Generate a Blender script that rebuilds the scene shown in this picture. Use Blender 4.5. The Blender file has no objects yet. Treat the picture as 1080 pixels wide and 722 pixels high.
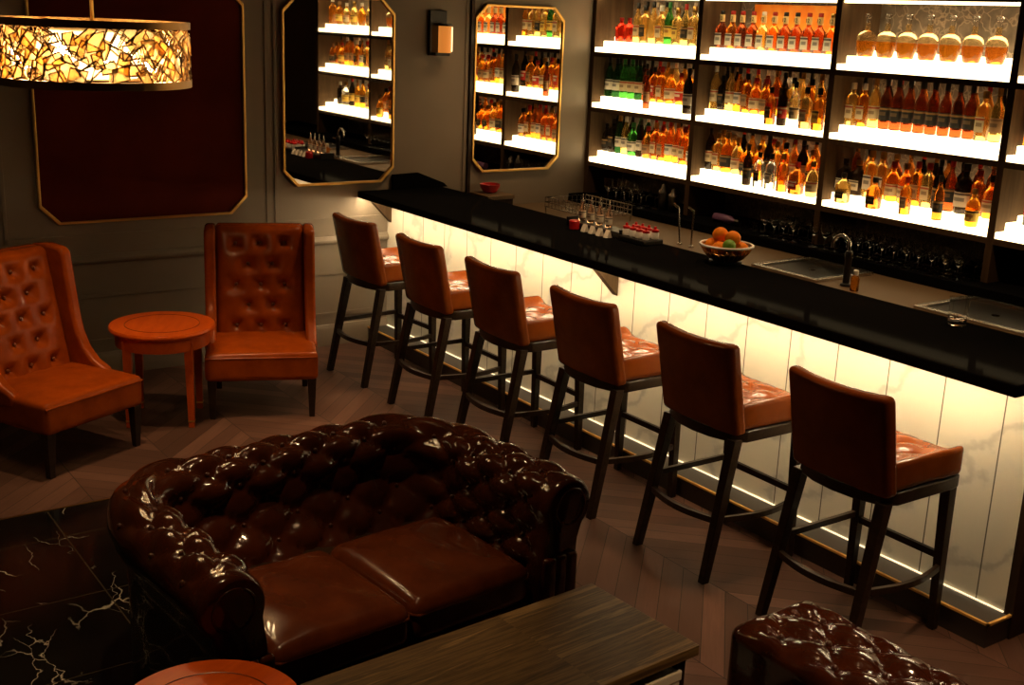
import bpy, math, random
from math import sin, cos, pi, radians, sqrt, atan2
from mathutils import Vector, Matrix
random.seed(7)
S = bpy.context.scene
C = bpy.data.collections.new('bar_scene'); S.collection.children.link(C)

# ------------------------------------------------------------------ mesh builder
class MB:
    def __init__(self): self.v = []; self.f = []; self.uv = None
    def add(self, vs, fs, M=None):
        o = len(self.v)
        if M is not None: vs = [tuple(M @ Vector(p)) for p in vs]
        self.v += [tuple(p) for p in vs]; self.f += [tuple(i + o for i in f) for f in fs]
        return self
    def box(self, x0, x1, y0, y1, z0, z1, M=None):
        vs = [(x, y, z) for x in (x0, x1) for y in (y0, y1) for z in (z0, z1)]
        fs = [(0, 1, 3, 2), (4, 6, 7, 5), (0, 4, 5, 1), (2, 3, 7, 6), (0, 2, 6, 4), (1, 5, 7, 3)]
        return self.add(vs, fs, M)
    def rbox(self, hx, hy, hz, r, n=6, c=(0, 0, 0), deform=None, M=None, k=3):
        """rounded box: clamp mapping of a gridded cube"""
        def par(h):
            rr = min(r, h * .999); a = [-h + rr * i / k for i in range(k)]
            m = [-h + rr + (2 * h - 2 * rr) * i / n for i in range(n + 1)]
            return a + m + [-q for q in reversed(a)]
        P = [par(hx), par(hy), par(hz)]; H = (hx, hy, hz); idx = {}; vs = []; fs = []
        def vert(ax, i, j, side):
            q = [0, 0, 0]; o = [a for a in range(3) if a != ax]
            q[ax] = side * H[ax]; q[o[0]] = P[o[0]][i]; q[o[1]] = P[o[1]][j]
            key = tuple(round(t, 6) for t in q)
            if key in idx: return idx[key]
            inn = [max(-(H[a] - min(r, H[a] * .999)), min(H[a] - min(r, H[a] * .999), q[a])) for a in range(3)]
            d = Vector([q[a] - inn[a] for a in range(3)])
            d = d.normalized() * min(r, min(H) * .999) if d.length > 1e-9 else d
            p = [inn[a] + d[a] for a in range(3)]
            if deform: p = deform(*p)
            idx[key] = len(vs); vs.append((p[0] + c[0], p[1] + c[1], p[2] + c[2])); return idx[key]
        for ax in range(3):
            o = [a for a in range(3) if a != ax]
            for side in (-1, 1):
                for i in range(len(P[o[0]]) - 1):
                    for j in range(len(P[o[1]]) - 1):
                        q = [vert(ax, i, j, side), vert(ax, i + 1, j, side), vert(ax, i + 1, j + 1, side), vert(ax, i, j + 1, side)]
                        flip = (side > 0) != (ax == 1)
                        fs.append(tuple(q if flip else q[::-1]))
        return self.add(vs, fs, M)
    def lathe(self, prof, n=20, c=(0, 0, 0), M=None, square=False, sq=.0):
        vs = []; fs = []
        for (r, z) in prof:
            for k in range(n):
                a = 2 * pi * k / n
                if square:
                    e = 4.5; s = (abs(cos(a)) ** e + abs(sin(a)) ** e) ** (-1 / e)
                    w = min(1, max(0, (r - square * .42) / (square * .3))); s = 1 + (s - 1) * w
                else: s = 1
                vs.append((c[0] + r * s * cos(a), c[1] + r * s * sin(a), c[2] + z))
        m = len(prof)
        for i in range(m - 1):
            for k in range(n):
                a = i * n + k; b = i * n + (k + 1) % n
                fs.append((a, b, b + n, a + n))
        if prof[0][0] > 1e-6: fs.append(tuple(range(n - 1, -1, -1)))
        if prof[-1][0] > 1e-6: fs.append(tuple((m - 1) * n + k for k in range(n)))
        return self.add(vs, fs, M)
    def tube(self, pts, r, n=8, closed=False, M=None, ry=None):
        pts = [Vector(p) for p in pts]; N = len(pts); vs = []; fs = []
        up = Vector((0, 0, 1)); prev = None
        for i, p in enumerate(pts):
            a = pts[(i - 1) % N] if (closed or i > 0) else p
            b = pts[(i + 1) % N] if (closed or i < N - 1) else p
            t = (b - a).normalized()
            if prev is None:
                u = up if abs(t.z) < .9 else Vector((1, 0, 0)); s = t.cross(u).normalized()
            else: s = (prev - t * prev.dot(t)).normalized()
            prev = s; w = s.cross(t)
            rr = r[i] if isinstance(r, (list, tuple)) else r
            for k in range(n):
                an = 2 * pi * (k + .5) / n
                vs.append(tuple(p + s * rr * cos(an) + w * (ry or rr) * sin(an)))
        for i in range(N if closed else N - 1):
            for k in range(n):
                a = i * n + k; b = i * n + (k + 1) % n; j = (i + 1) % N
                fs.append((a, b, j * n + (k + 1) % n, j * n + k))
        if not closed:
            fs.append(tuple(range(n - 1, -1, -1))); fs.append(tuple((N - 1) * n + k for k in range(n)))
        return self.add(vs, fs, M)
    def taper(self, p0, p1, a0, b0, a1, b1, M=None):
        """square-section leg from p0 (half sizes a0,b0) to p1 (a1,b1)"""
        vs = []
        for p, a, b in ((p0, a0, b0), (p1, a1, b1)):
            vs += [(p[0] - a, p[1] - b, p[2]), (p[0] + a, p[1] - b, p[2]), (p[0] + a, p[1] + b, p[2]), (p[0] - a, p[1] + b, p[2])]
        fs = [(3, 2, 1, 0), (4, 5, 6, 7)] + [(k, (k + 1) % 4, 4 + (k + 1) % 4, 4 + k) for k in range(4)]
        return self.add(vs, fs, M)
    def prism(self, poly, axis, a0, a1, M=None):
        """polygon (2D, in the two other axes' order) extruded along axis"""
        n = len(poly); vs = []
        for a in (a0, a1):
            for (u, w) in poly:
                vs.append({0: (a, u, w), 1: (u, a, w), 2: (u, w, a)}[axis])
        fs = [tuple(range(n)), tuple(range(2 * n - 1, n - 1, -1))] + [(k, n + k, n + (k + 1) % n, (k + 1) % n) for k in range(n)]
        return self.add(vs, fs, M)
    def sphere(self, c, r, n=12, m=8, sz=1, M=None):
        prof = [(max(r * sin(pi * i / m), 1e-7), -r * sz * cos(pi * i / m)) for i in range(m + 1)]
        return self.lathe(prof, n, c, M)
    def grid(self, fn, nu, nv, closed=False, M=None):
        vs = [fn(i, j) for i in range(nu) for j in range(nv)]; fs = []
        for i in range(nu - 1):
            for j in range(nv - 1 if not closed else nv):
                fs.append((i * nv + j, (i + 1) * nv + j, (i + 1) * nv + (j + 1) % nv, i * nv + (j + 1) % nv))
        return self.add(vs, fs, M)
    def mesh(self, name, mat, smooth=True, angle=40):
        me = bpy.data.meshes.new(name); me.from_pydata(self.v, [], self.f); me.validate()
        import bmesh
        b = bmesh.new(); b.from_mesh(me); bmesh.ops.remove_doubles(b, verts=b.verts, dist=1e-6)
        bmesh.ops.recalc_face_normals(b, faces=b.faces); b.to_mesh(me); b.free()
        if mat: me.materials.append(mat)
        if smooth:
            for p in me.polygons: p.use_smooth = True
            me.set_sharp_from_angle(angle=radians(angle))
        return me
    def build(self, name, mat, parent=None, loc=None, rz=0, smooth=True, angle=40, bevel=0):
        o = bpy.data.objects.new(name, self.mesh(name, mat, smooth, angle)); C.objects.link(o)
        if parent: o.parent = parent
        if loc: o.location = loc
        if rz: o.rotation_euler = (0, 0, rz)
        if bevel:
            m = o.modifiers.new('bevel', 'BEVEL'); m.width = bevel; m.segments = 2; m.limit_method = 'ANGLE'
        return o

def tag(o, label, cat, group=None):
    o['label'] = label; o['category'] = cat
    if group: o['group'] = group
    return o
def thing(name, label, cat, loc=(0, 0, 0), rz=0, group=None):
    o = bpy.data.objects.new(name, None); C.objects.link(o); o.location = loc; o.rotation_euler = (0, 0, rz)
    o.empty_display_size = .1
    return tag(o, label, cat, group)
def struct(o): o['kind'] = 'structure'; return o
def dup(root, loc, rz, label, group=None):
    r = root.copy(); C.objects.link(r); r.location = loc; r.rotation_euler = (0, 0, rz); r['label'] = label
    if group: r['group'] = group
    for ch in list(root.children):
        c = ch.copy(); C.objects.link(c); c.parent = r
        for g in list(ch.children):
            d = g.copy(); C.objects.link(d); d.parent = c
    return r

# ------------------------------------------------------------------ materials
def mat(name, col=(.5, .5, .5), rough=.5, metal=0, coat=0, trans=0, emit=None, strength=0, ior=1.45, spec=.5, coat_rough=.05):
    m = bpy.data.materials.new(name); m.use_nodes = True
    b = m.node_tree.nodes['Principled BSDF']; I = b.inputs
    I['Base Color'].default_value = (*col, 1); I['Roughness'].default_value = rough; I['Metallic'].default_value = metal
    I['Coat Weight'].default_value = coat; I['Coat Roughness'].default_value = coat_rough; I['Transmission Weight'].default_value = trans
    I['IOR'].default_value = ior; I['Specular IOR Level'].default_value = spec
    if emit: I['Emission Color'].default_value = (*emit, 1); I['Emission Strength'].default_value = strength
    return m
class NT:
    def __init__(self, m): self.m = m; self.t = m.node_tree; self.b = self.t.nodes['Principled BSDF']
    def n(self, typ, **kw):
        x = self.t.nodes.new(typ)
        for k, v in kw.items(): setattr(x, k, v)
        return x
    def l(self, a, b): self.t.links.new(a, b)
    def coord(self, kind='Object'): return self.n('ShaderNodeTexCoord').outputs[kind]
    def mapping(self, src, scale=(1, 1, 1), rot=(0, 0, 0)):
        x = self.n('ShaderNodeMapping'); x.inputs['Scale'].default_value = scale; x.inputs['Rotation'].default_value = rot
        self.l(src, x.inputs['Vector']); return x.outputs[0]
    def noise(self, src, scale, detail=4, rough=.5, dist=0):
        x = self.n('ShaderNodeTexNoise'); x.inputs['Scale'].default_value = scale; x.inputs['Detail'].default_value = detail
        x.inputs['Roughness'].default_value = rough; x.inputs['Distortion'].default_value = dist
        self.l(src, x.inputs['Vector']); return x.outputs['Fac']
    def math(self, op, a, b=None, c=None):
        x = self.n('ShaderNodeMath', operation=op)
        for i, s in enumerate((a, b, c)):
            if s is None: continue
            if isinstance(s, (int, float)): x.inputs[i].default_value = s
            else: self.l(s, x.inputs[i])
        return x.outputs[0]
    def ramp(self, src, stops):
        x = self.n('ShaderNodeValToRGB'); e = x.color_ramp.elements
        while len(e) < len(stops): e.new(.5)
        for i, (p, c) in enumerate(stops): e[i].position = p; e[i].color = (*c, 1)
        self.l(src, x.inputs[0]); return x.outputs[0]
    def mix(self, fac, a, b, blend='MIX'):
        x = self.n('ShaderNodeMix', data_type='RGBA', blend_type=blend)
        for s, k in ((fac, 0), (a, 6), (b, 7)):
            if isinstance(s, (int, float)): x.inputs[k].default_value = s
            elif isinstance(s, tuple): x.inputs[k].default_value = (*s, 1)
            else: self.l(s, x.inputs[k])
        return x.outputs[2]
    def bump(self, h, strength=.2, dist=.01):
        x = self.n('ShaderNodeBump'); x.inputs['Strength'].default_value = strength; x.inputs['Distance'].default_value = dist
        self.l(h, x.inputs['Height']); self.l(x.outputs[0], self.b.inputs['Normal'])
    def color(self, c): self.l(c, self.b.inputs['Base Color'])
    def roughness(self, c): self.l(c, self.b.inputs['Roughness'])

def leather(name, c1, c2, rough, coat=.3, bump=.12):
    m = mat(name, c1, rough, coat=coat, coat_rough=.05, spec=.16); t = NT(m); co = t.coord()
    t.color(t.ramp(t.noise(co, 9, 5, .6), [(.3, c1), (.75, c2)]))
    t.bump(t.noise(co, 160, 3), bump, .003); return m
def wood(name, c1, c2, rough=.4, scale=(1, 12, 12), coat=.2, nscale=3):
    m = mat(name, c1, rough, coat=coat, coat_rough=.12, spec=.2); t = NT(m)
    t.color(t.ramp(t.noise(t.mapping(t.coord(), scale), nscale, 6, .6, .6), [(.3, c1), (.7, c2)])); return m

M = {}
M['wall'] = mat('grey_paint', (.17, .135, .09), .5); t = NT(M['wall'])
t.color(t.ramp(t.noise(t.coord(), 2.5, 3), [(.3, (.215, .170, .122)), (.7, (.245, .195, .140))])); t.bump(t.noise(t.coord(), 260, 2), .08, .002)
M['ceiling'] = mat('ceiling_paint', (.05, .045, .04), .8)
M['saddle'] = leather('saddle_leather', (.235, .038, .0025), (.35, .062, .004), .25, .1)
M['stool_leather'] = leather('stool_leather', (.125, .025, .0025), (.185, .040, .004), .26, .14)
M['oxblood'] = leather('oxblood_leather', (.026, .006, .002), (.058, .013, .0035), .17, .5)
M['cushion'] = leather('cushion_leather', (.055, .012, .003), (.10, .023, .006), .26, .3)
M['button'] = mat('button_leather', (.05, .013, .005), .3, coat=.4)
M['brown_button'] = mat('saddle_button', (.18, .045, .01), .35, coat=.3)
M['dark_wood'] = wood('espresso_wood', (.016, .0085, .005), (.034, .019, .010), .38)
M['cherry'] = wood('cherry_wood', (.46, .062, .004), (.62, .105, .008), .3, (2, 9, 9), .15, 2)
M['cherry_dark'] = mat('inlay_wood', (.12, .02, .006), .3, coat=.4)
M['shelf_wood'] = wood('walnut_board', (.05, .028, .013), (.085, .05, .024), .75, (10, 10, 1), coat=0)
M['panel_wood'] = wood('dark_panel_wood', (.018, .009, .005), (.035, .017, .009), .4, (10, 10, 1))
M['gold'] = mat('brass_trim', (.85, .52, .15), .38, 1)
M['dull_gold'] = mat('bronze_metal', (.30, .17, .06), .4, 1)
M['step_brass'] = mat('step_brass', (.95, .58, .16), .5, .45)
M['steel'] = mat('brushed_steel', (.62, .58, .53), .25, 1)
M['dark_steel'] = mat('dark_steel', (.09, .085, .08), .3, 1)
M['chrome'] = mat('chrome', (.85, .84, .82), .08, 1)
M['mirror'] = mat('mirror_silver', (.78, .76, .72), .015, 1)
M['black'] = mat('black_plastic', (.008, .008, .008), .35)
M['worktop'] = mat('bronze_steel_top', (.15, .098, .05), .45, .2)
M['granite'] = mat('black_granite', (.006, .006, .0065), .12, spec=0, coat=.012, coat_rough=.05); t = NT(M['granite'])
t.color(t.ramp(t.noise(t.coord(), 220, 2), [(.68, (.004, .004, .0042)), (.80, (.03, .026, .024))]))
M['step'] = mat('dark_step_tile', (.045, .036, .03), .45)
M['maroon'] = mat('maroon_panel', (.045, .006, .003), .7, spec=.04); t = NT(M['maroon'])
t.color(t.ramp(t.noise(t.coord(), 2, 4), [(.35, (.075, .009, .004)), (.7, (.12, .016, .007))]))
M['white_glow'] = mat('lit_acrylic', (.9, .85, .7), .4, emit=(1, .74, .38), strength=3.4)
M['led'] = mat('led_strip_light', (1, .9, .7), .4, emit=(1, .76, .45), strength=95)
M['led_low'] = mat('led_floor_light', (1, .9, .7), .4, emit=(1, .80, .50), strength=.8)
M['bulb'] = mat('bulb_glow', (1, .9, .7), .3, emit=(1, .68, .34), strength=62)
M['core'] = mat('added_core_glow', (1, .8, .5), .4, emit=(1, .45, .10), strength=.35)  # glow for the cylinder added inside the chandelier
M['lamp_disc'] = mat('downlight_glow', (1, .9, .7), .3, emit=(1, .72, .4), strength=20)
M['amber_shade'] = mat('amber_glass_shade', (.55, .2, .03), .4, trans=.3, emit=(1, .36, .06), strength=.3)
M['white_strip'] = mat('sconce_light', (1, .8, .5), .4, emit=(1, .72, .35), strength=1.3)
def crystal(name, col, tl, tr):
    m = bpy.data.materials.new(name); m.use_nodes = True; t = m.node_tree; t.nodes.clear()
    a = t.nodes.new('ShaderNodeBsdfTranslucent'); a.inputs[0].default_value = (*col, 1)
    b = t.nodes.new('ShaderNodeBsdfRefraction'); b.inputs[0].default_value = (*col, 1); b.inputs['Roughness'].default_value = .25; b.inputs['IOR'].default_value = 1.12
    g = t.nodes.new('ShaderNodeBsdfGlossy'); g.inputs['Roughness'].default_value = .15
    x = t.nodes.new('ShaderNodeMixShader'); x.inputs[0].default_value = tl; t.links.new(b.outputs[0], x.inputs[1]); t.links.new(a.outputs[0], x.inputs[2])
    y = t.nodes.new('ShaderNodeMixShader'); y.inputs[0].default_value = tr; t.links.new(x.outputs[0], y.inputs[1]); t.links.new(g.outputs[0], y.inputs[2])
    o = t.nodes.new('ShaderNodeOutputMaterial'); t.links.new(y.outputs[0], o.inputs[0]); return m
M['crystal'] = crystal('amber_crystal', (.99, .80, .50), .6, .06)
M['crystal_light'] = crystal('pale_crystal', (.99, .9, .72), .35, .12)
M['paper'] = mat('white_paper', (.85, .8, .68), .6)
M['red'] = mat('red_plastic', (.55, .012, .012), .3, coat=.4)
M['white'] = mat('white_ceramic', (.8, .78, .72), .3)
M['purple'] = mat('purple_glass', (.16, .08, .17), .25)
M['glass'] = mat('clear_glass', (.96, .96, .95), .02, trans=1, ior=1.45)
M['orange_board'] = mat('orange_board', (.9, .3, .02), .5); t = NT(M['orange_board'])
t.color(t.ramp(t.noise(t.coord(), 9, 4), [(.3, (.85, .20, .01)), (.7, (.95, .42, .05))]))
# cell back panel: crackled bronze paper
M['crackle'] = mat('crackled_wallpaper', (.2, .16, .11), .4); t = NT(M['crackle']); co = t.coord()
v = t.n('ShaderNodeTexVoronoi', feature='DISTANCE_TO_EDGE'); v.inputs['Scale'].default_value = 11
nz = t.n('ShaderNodeTexNoise'); nz.inputs['Scale'].default_value = 9; t.l(co, nz.inputs['Vector'])
t.l(t.mix(.25, co, nz.outputs['Color']), v.inputs['Vector'])
t.color(t.mix(t.ramp(v.outputs['Distance'], [(.0, (1, 1, 1)), (.07, (0, 0, 0))]), t.ramp(t.noise(co, 14, 5), [(.3, (.10, .078, .055)), (.7, (.20, .16, .12))]), (.34, .27, .19)))
# white marble slabs with vertical joints every .28 m
M['marble'] = mat('white_marble', (.8, .77, .7), .22); t = NT(M['marble']); co = t.coord()
w = t.n('ShaderNodeTexWave', bands_direction='DIAGONAL'); w.inputs['Scale'].default_value = 1.3; w.inputs['Distortion'].default_value = 9
w.inputs['Detail'].default_value = 5; w.inputs['Detail Scale'].default_value = 1.6; t.l(t.mapping(co, (1, 1, 1.3), (.5, 0, .3)), w.inputs['Vector'])
base = t.ramp(w.outputs['Fac'], [(.0, (.53, .48, .39)), (.10, (.70, .64, .52)), (.4, (.76, .68, .53))])
base = t.mix(t.math('MULTIPLY', t.noise(co, 3, 4), .35), base, (.55, .53, .48))
sx = t.n('ShaderNodeSeparateXYZ'); t.l(co, sx.inputs[0])
j = t.math('ABSOLUTE', t.math('SUBTRACT', t.math('FRACT', t.math('ADD', t.math('DIVIDE', sx.outputs['Y'], .279), 50.32)), .5))
t.color(t.mix(t.math('LESS_THAN', j, .011), base, (.16, .14, .11)))
# black marble tiles
M['black_marble'] = mat('black_marble', (.01, .01, .01), .14, spec=.4); t = NT(M['black_marble']); co = t.coord()
nz = t.n('ShaderNodeTexNoise'); nz.inputs['Scale'].default_value = 5; nz.inputs['Detail'].default_value = 6; t.l(co, nz.inputs['Vector'])
wc = t.mix(.16, co, nz.outputs['Color'])
def vein(scale, rot, w, seed):
    v = t.n('ShaderNodeTexVoronoi', feature='DISTANCE_TO_EDGE'); v.inputs['Scale'].default_value = scale
    t.l(t.mapping(wc, (1.35, .55, 1), (0, 0, rot)), v.inputs['Vector'])
    thin = t.ramp(v.outputs['Distance'], [(0, (1, 1, 1)), (w, (0, 0, 0))])
    mask = t.ramp(t.noise(t.mapping(co, (1, 1, 1), (0, 0, seed)), 2.3, 2), [(.50, (0, 0, 0)), (.60, (1, 1, 1))])
    return t.mix(1.0, thin, mask, 'MULTIPLY')
vv = t.mix(1.0, vein(2.6, .35, .0085, .3), vein(4.2, -.5, .008, 1.7), 'ADD')
base = t.mix(vv, t.ramp(t.noise(co, 4, 5), [(.3, (.004, .004, .004)), (.8, (.012, .010, .008))]), (.62, .55, .44))
sx = t.n('ShaderNodeSeparateXYZ'); t.l(co, sx.inputs[0])
jx = t.math('ABSOLUTE', t.math('SUBTRACT', t.math('FRACT', t.math('DIVIDE', t.math('ADD', sx.outputs['X'], 14.92 + .3), .6)), .5))
jy = t.math('ABSOLUTE', t.math('SUBTRACT', t.math('FRACT', t.math('DIVIDE', t.math('ADD', sx.outputs['Y'], 14.34 + .3), .6)), .5))
t.color(t.mix(t.math('LESS_THAN', t.math('MINIMUM', jx, jy), .005), base, (.05, .038, .024)))
# chevron wood floor
M['floor'] = mat('chevron_floor', (.1, .06, .04), .45, spec=.2); t = NT(M['floor']); co = t.coord()
sx = t.n('ShaderNodeSeparateXYZ'); t.l(co, sx.inputs[0]); X, Y = sx.outputs['X'], sx.outputs['Y']
W = .50; pw = .13
cu = t.math('DIVIDE', t.math('ADD', X, 20), W); col = t.math('FLOOR', cu); fr = t.math('FRACT', cu)
sgn = t.math('SUBTRACT', t.math('MULTIPLY', t.math('MODULO', col, 2), 2), 1)
along = t.math('MULTIPLY', t.math('SUBTRACT', fr, .5), W)
tt = t.math('ADD', Y, t.math('MULTIPLY', sgn, along))
pl = t.math('DIVIDE', t.math('ADD', tt, 40), pw); pid = t.math('FLOOR', pl); pf = t.math('FRACT', pl)
cmb = t.n('ShaderNodeCombineXYZ'); t.l(col, cmb.inputs[0]); t.l(pid, cmb.inputs[1])
wn = t.n('ShaderNodeTexWhiteNoise', noise_dimensions='2D'); t.l(cmb.outputs[0], wn.inputs['Vector'])
g2 = t.n('ShaderNodeCombineXYZ'); t.l(t.math('MULTIPLY', tt, 16), g2.inputs[0])
t.l(t.math('ADD', t.math('MULTIPLY', along, 2.2), t.math('MULTIPLY', wn.outputs['Value'], 9)), g2.inputs[1])
gr = t.noise(g2.outputs[0], 2.2, 6, .65, .4)
plank = t.ramp(wn.outputs['Value'], [(0, (.075, .038, .027)), (.5, (.125, .063, .045)), (1, (.20, .104, .074))])
plank = t.mix(t.math('MULTIPLY', gr, .75), plank, (.06, .030, .020))
edge = t.math('MAXIMUM', t.math('LESS_THAN', pf, .035), t.math('LESS_THAN', fr, .009))
t.color(t.mix(edge, plank, (.02, .012, .008)))
# grey-brown planked table top (laminated strips along X)
M['strip_wood'] = mat('zebrano_wood', (.1, .06, .03), .42, coat=.15); t = NT(M['strip_wood']); co = t.coord()
g = t.noise(t.mapping(co, (.45, 10, 10)), 2.4, 7, .68, .3)
sx = t.n('ShaderNodeSeparateXYZ'); t.l(co, sx.inputs[0])
half = t.math('LESS_THAN', sx.outputs['X'], -.42)
g = t.math('ADD', g, t.math('MULTIPLY', half, -.07))
t.color(t.ramp(g, [(.30, (.03, .018, .008)), (.42, (.13, .080, .030)), (.49, (.045, .027, .011)), (.57, (.22, .14, .055)), (.68, (.08, .046, .018))]))

# ------------------------------------------------------------------ room
floor = struct(MB().box(-8.5, .5, -11, .12, -.1, 0).build('floor', M['floor'], smooth=False))
stone = MB().box(-8.4, -4.02, -10.9, -2.02, .0005, .003).build('floor_stone_inlay', M['black_marble'], smooth=False); struct(stone)
struct(MB().box(-8.4, -4.00, -2.02, -2.005, .0005, .0045).build('trim_7', M['dull_gold'], smooth=False))
struct(MB().box(-8.5, .5, -11, .12, 3.25, 3.35).build('ceiling', M['ceiling'], smooth=False))
struct(MB().box(-8.5, .5, 0, .12, 0, 3.25).build('wall_back', M['wall'], smooth=False))
struct(MB().box(.385, .5, -11, 0, 0, 3.25).build('wall_right', M['wall'], smooth=False))
struct(MB().box(-8.6, -8.5, -11, .12, 0, 3.25).build('wall_left', M['wall'], smooth=False))
struct(MB().box(-8.5, .5, -11.1, -11, 0, 3.25).build('wall_front', M['wall'], smooth=False))
# baseboard, chair rail, mouldings
XE = -1.79
b = MB().prism([(-.001, 0), (-.022, 0), (-.022, .12), (-.016, .135), (-.010, .15), (-.001, .155)], 0, -8.5, XE); struct(b.build('baseboard_back', M['wall'], angle=25))
def yz_mould(z0, z1, d, x0, x1):
    h = z1 - z0
    return MB().prism([(-.001, z0), (-d * .5, z0), (-d, z0 + h * .3), (-d, z0 + h * .55), (-d * .6, z0 + h * .8), (-d * .35, z1), (-.001, z1)], 0, x0, x1)
struct(yz_mould(.735, .79, .03, -8.5, XE).build('trim_1', M['wall'], angle=25))
def panel_mould(x0, x1, z0, z1, wd=.022, d=.007):
    m = MB()
    for (a, bb, cc, dd) in ((x0, x1, z0, z0 + wd), (x0, x1, z1 - wd, z1)): m.box(a, bb, -d, -.001, cc, dd)
    for (a, bb) in ((x0, x0 + wd), (x1 - wd, x1)): m.box(a, bb, -d, -.001, z0, z1)
    return m
struct(panel_mould(-4.22, -2.80, .22, .535).build('trim_2', M['wall'], smooth=False, bevel=.004))
struct(panel_mould(-2.60, -1.84, .22, .535).build('trim_3', M['wall'], smooth=False, bevel=.004))
struct(panel_mould(-4.40, -2.70, .90, 3.0).build('trim_4', M['wall'], smooth=False, bevel=.004))
struct(panel_mould(-2.66, -1.14, .90, 3.0).build('trim_5', M['wall'], smooth=False, bevel=.004))
struct(MB().box(-1.125, -1.10, -.022, -.001, .93, 3.25).build('trim_6', M['panel_wood'], smooth=False))

# clipped-corner wall panel and mirrors
def octo(x0, x1, z0, z1, c): return [(x0 + c, z0), (x1 - c, z0), (x1, z0 + c), (x1, z1 - c), (x1 - c, z1), (x0 + c, z1), (x0, z1 - c), (x0, z0 + c)]
def clipped(name, part, label, cat, x0, x1, z0, z1, c, m, fw=.016, depth=.03):
    r = thing(name, label, cat, ((x0 + x1) / 2, 0, z0)); L = Matrix.Translation((-(x0 + x1) / 2, 0, -z0))
    MB().prism(octo(x0 + fw * .5, x1 - fw * .5, z0 + fw * .5, z1 - fw * .5, c), 1, -depth * .55, -.001, L).build(part, m, r, smooth=False)
    o = octo(x0, x1, z0, z1, c); i = octo(x0 + fw, x1 - fw, z0 + fw, z1 - fw, c - fw * .1); f = MB(); n = 8; vs = []
    for y in (-.001, -depth):
        vs += [(u, y, w) for u, w in o] + [(u, y, w) for u, w in i]
    fs = []
    for k in range(n):
        q = (k + 1) % n
        fs += [(16 + k, 16 + q, 24 + q, 24 + k), (k, 8 + k, 8 + q, q), (k, q, 16 + q, 16 + k), (8 + k, 24 + k, 24 + q, 8 + q)]
    f.add(vs, fs, L); f.build('frame', M['gold'], r, smooth=False, bevel=.003)
    return r
clipped('wall_panel', 'panel', 'dark maroon wall panel with clipped corners and thin gold frame', 'wall panel', -4.195, -2.865, .995, 2.45, .11, M['maroon'])
clipped('wall_mirror', 'glass', 'gold framed clipped-corner mirror between maroon panel and wall sconce', 'mirror', -2.605, -1.757, 1.155, 2.415, .10, M['mirror'])
clipped('wall_mirror', 'glass', 'gold framed clipped-corner mirror between wall sconce and lit shelves', 'mirror', -1.095, -.287, 1.19, 2.41, .095, M['mirror'])
# sconce
sc = thing('wall_sconce', 'small dark wall sconce with an amber half shade between the two mirrors', 'wall light', (-1.41, 0, 2.04))
MB().box(-.07, .07, -.03, -.001, 0, .31).build('back_plate', M['black'], sc, smooth=False, bevel=.004)
MB().box(-.06, .062, -.095, -.03, .0, .022).build('bracket', M['black'], sc, smooth=False, bevel=.003)
MB().prism([(.048 * cos(a) + .025, -.078 - .0 + .042 * sin(a)) for a in [2 * pi * k / 20 for k in range(20)]], 2, .022, .205).build('shade', M['amber_shade'], sc)
MB().box(.068, .078, -.098, -.062, .03, .20).build('light_strip', M['white_strip'], sc, smooth=False)
MB().lathe([(.05, 0), (.05, .012), (.045, .015)], 20, (.025, -.078, .205)).build('cap', M['black'], sc)

# ------------------------------------------------------------------ back-bar shelving
BY = [0.0, -1.20, -2.412, -3.65, -4.87]; ZS = [1.243, 1.668, 2.090]; SD = .37
bayname = ['leftmost bay', 'second bay', 'third bay', 'rightmost bay']; shelfname = ['bottom shelf', 'middle shelf', 'top shelf']
sh = thing('display_shelving', 'tall walnut back-bar shelving with glowing shelves full of bottles', 'shelving', (0, 0, 0))
for k, y in enumerate(BY):
    y1 = y - .002 if k == 0 else y + .022
    MB().box(0, SD, y - (.044 if k == 0 else .022), y1, .99, 2.55).build('upright', M['shelf_wood'], sh, smooth=False)
MB().box(SD, SD + .012, BY[-1] - .02, -.002, .99, 2.55).build('back_panel', M['crackle'], sh, smooth=False)
MB().box(-.004, SD, BY[-1] - .022, -.002, 2.505, 2.55).build('top_board', M['shelf_wood'], sh, smooth=False)
TIER, RISE, RISE2 = .036, .084, .118
for bi in range(4):
    ya, yb = BY[bi] - (.044 if bi == 0 else .022), BY[bi + 1] + .022
    for zs in ZS:
        s = MB().box(0, SD, yb, ya, zs - .034, zs).build('shelf', M['shelf_wood'], sh, smooth=False)
        MB().box(.004, SD - .002, yb + .002, ya - .002, zs, zs + TIER).build('light_panel', M['white_glow'], s, smooth=False, bevel=.002)
        MB().box(.086, SD - .002, yb + .002, ya - .004, zs + TIER, zs + RISE).build('riser', M['white_glow'], s, smooth=False, bevel=.002)
        MB().box(.193, SD - .002, yb + .002, ya - .004, zs + RISE, zs + RISE2).build('riser', M['white_glow'], s, smooth=False, bevel=.002)
    s = MB().box(.01, .05, yb + .005, ya - .005, 2.487, 2.504).build('light_strip', M['white_glow'], sh, smooth=False)

# orange display board behind second bay's top row
tag(MB().box(SD - .022, SD - .004, BY[2] + .03, BY[1] - .17, ZS[2] + RISE2 + .0005, ZS[2] + .385).build('display_board', M['orange_board'], smooth=False),
    'bright orange printed board behind the row of twelve-year bottles on the top shelf', 'board')

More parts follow.
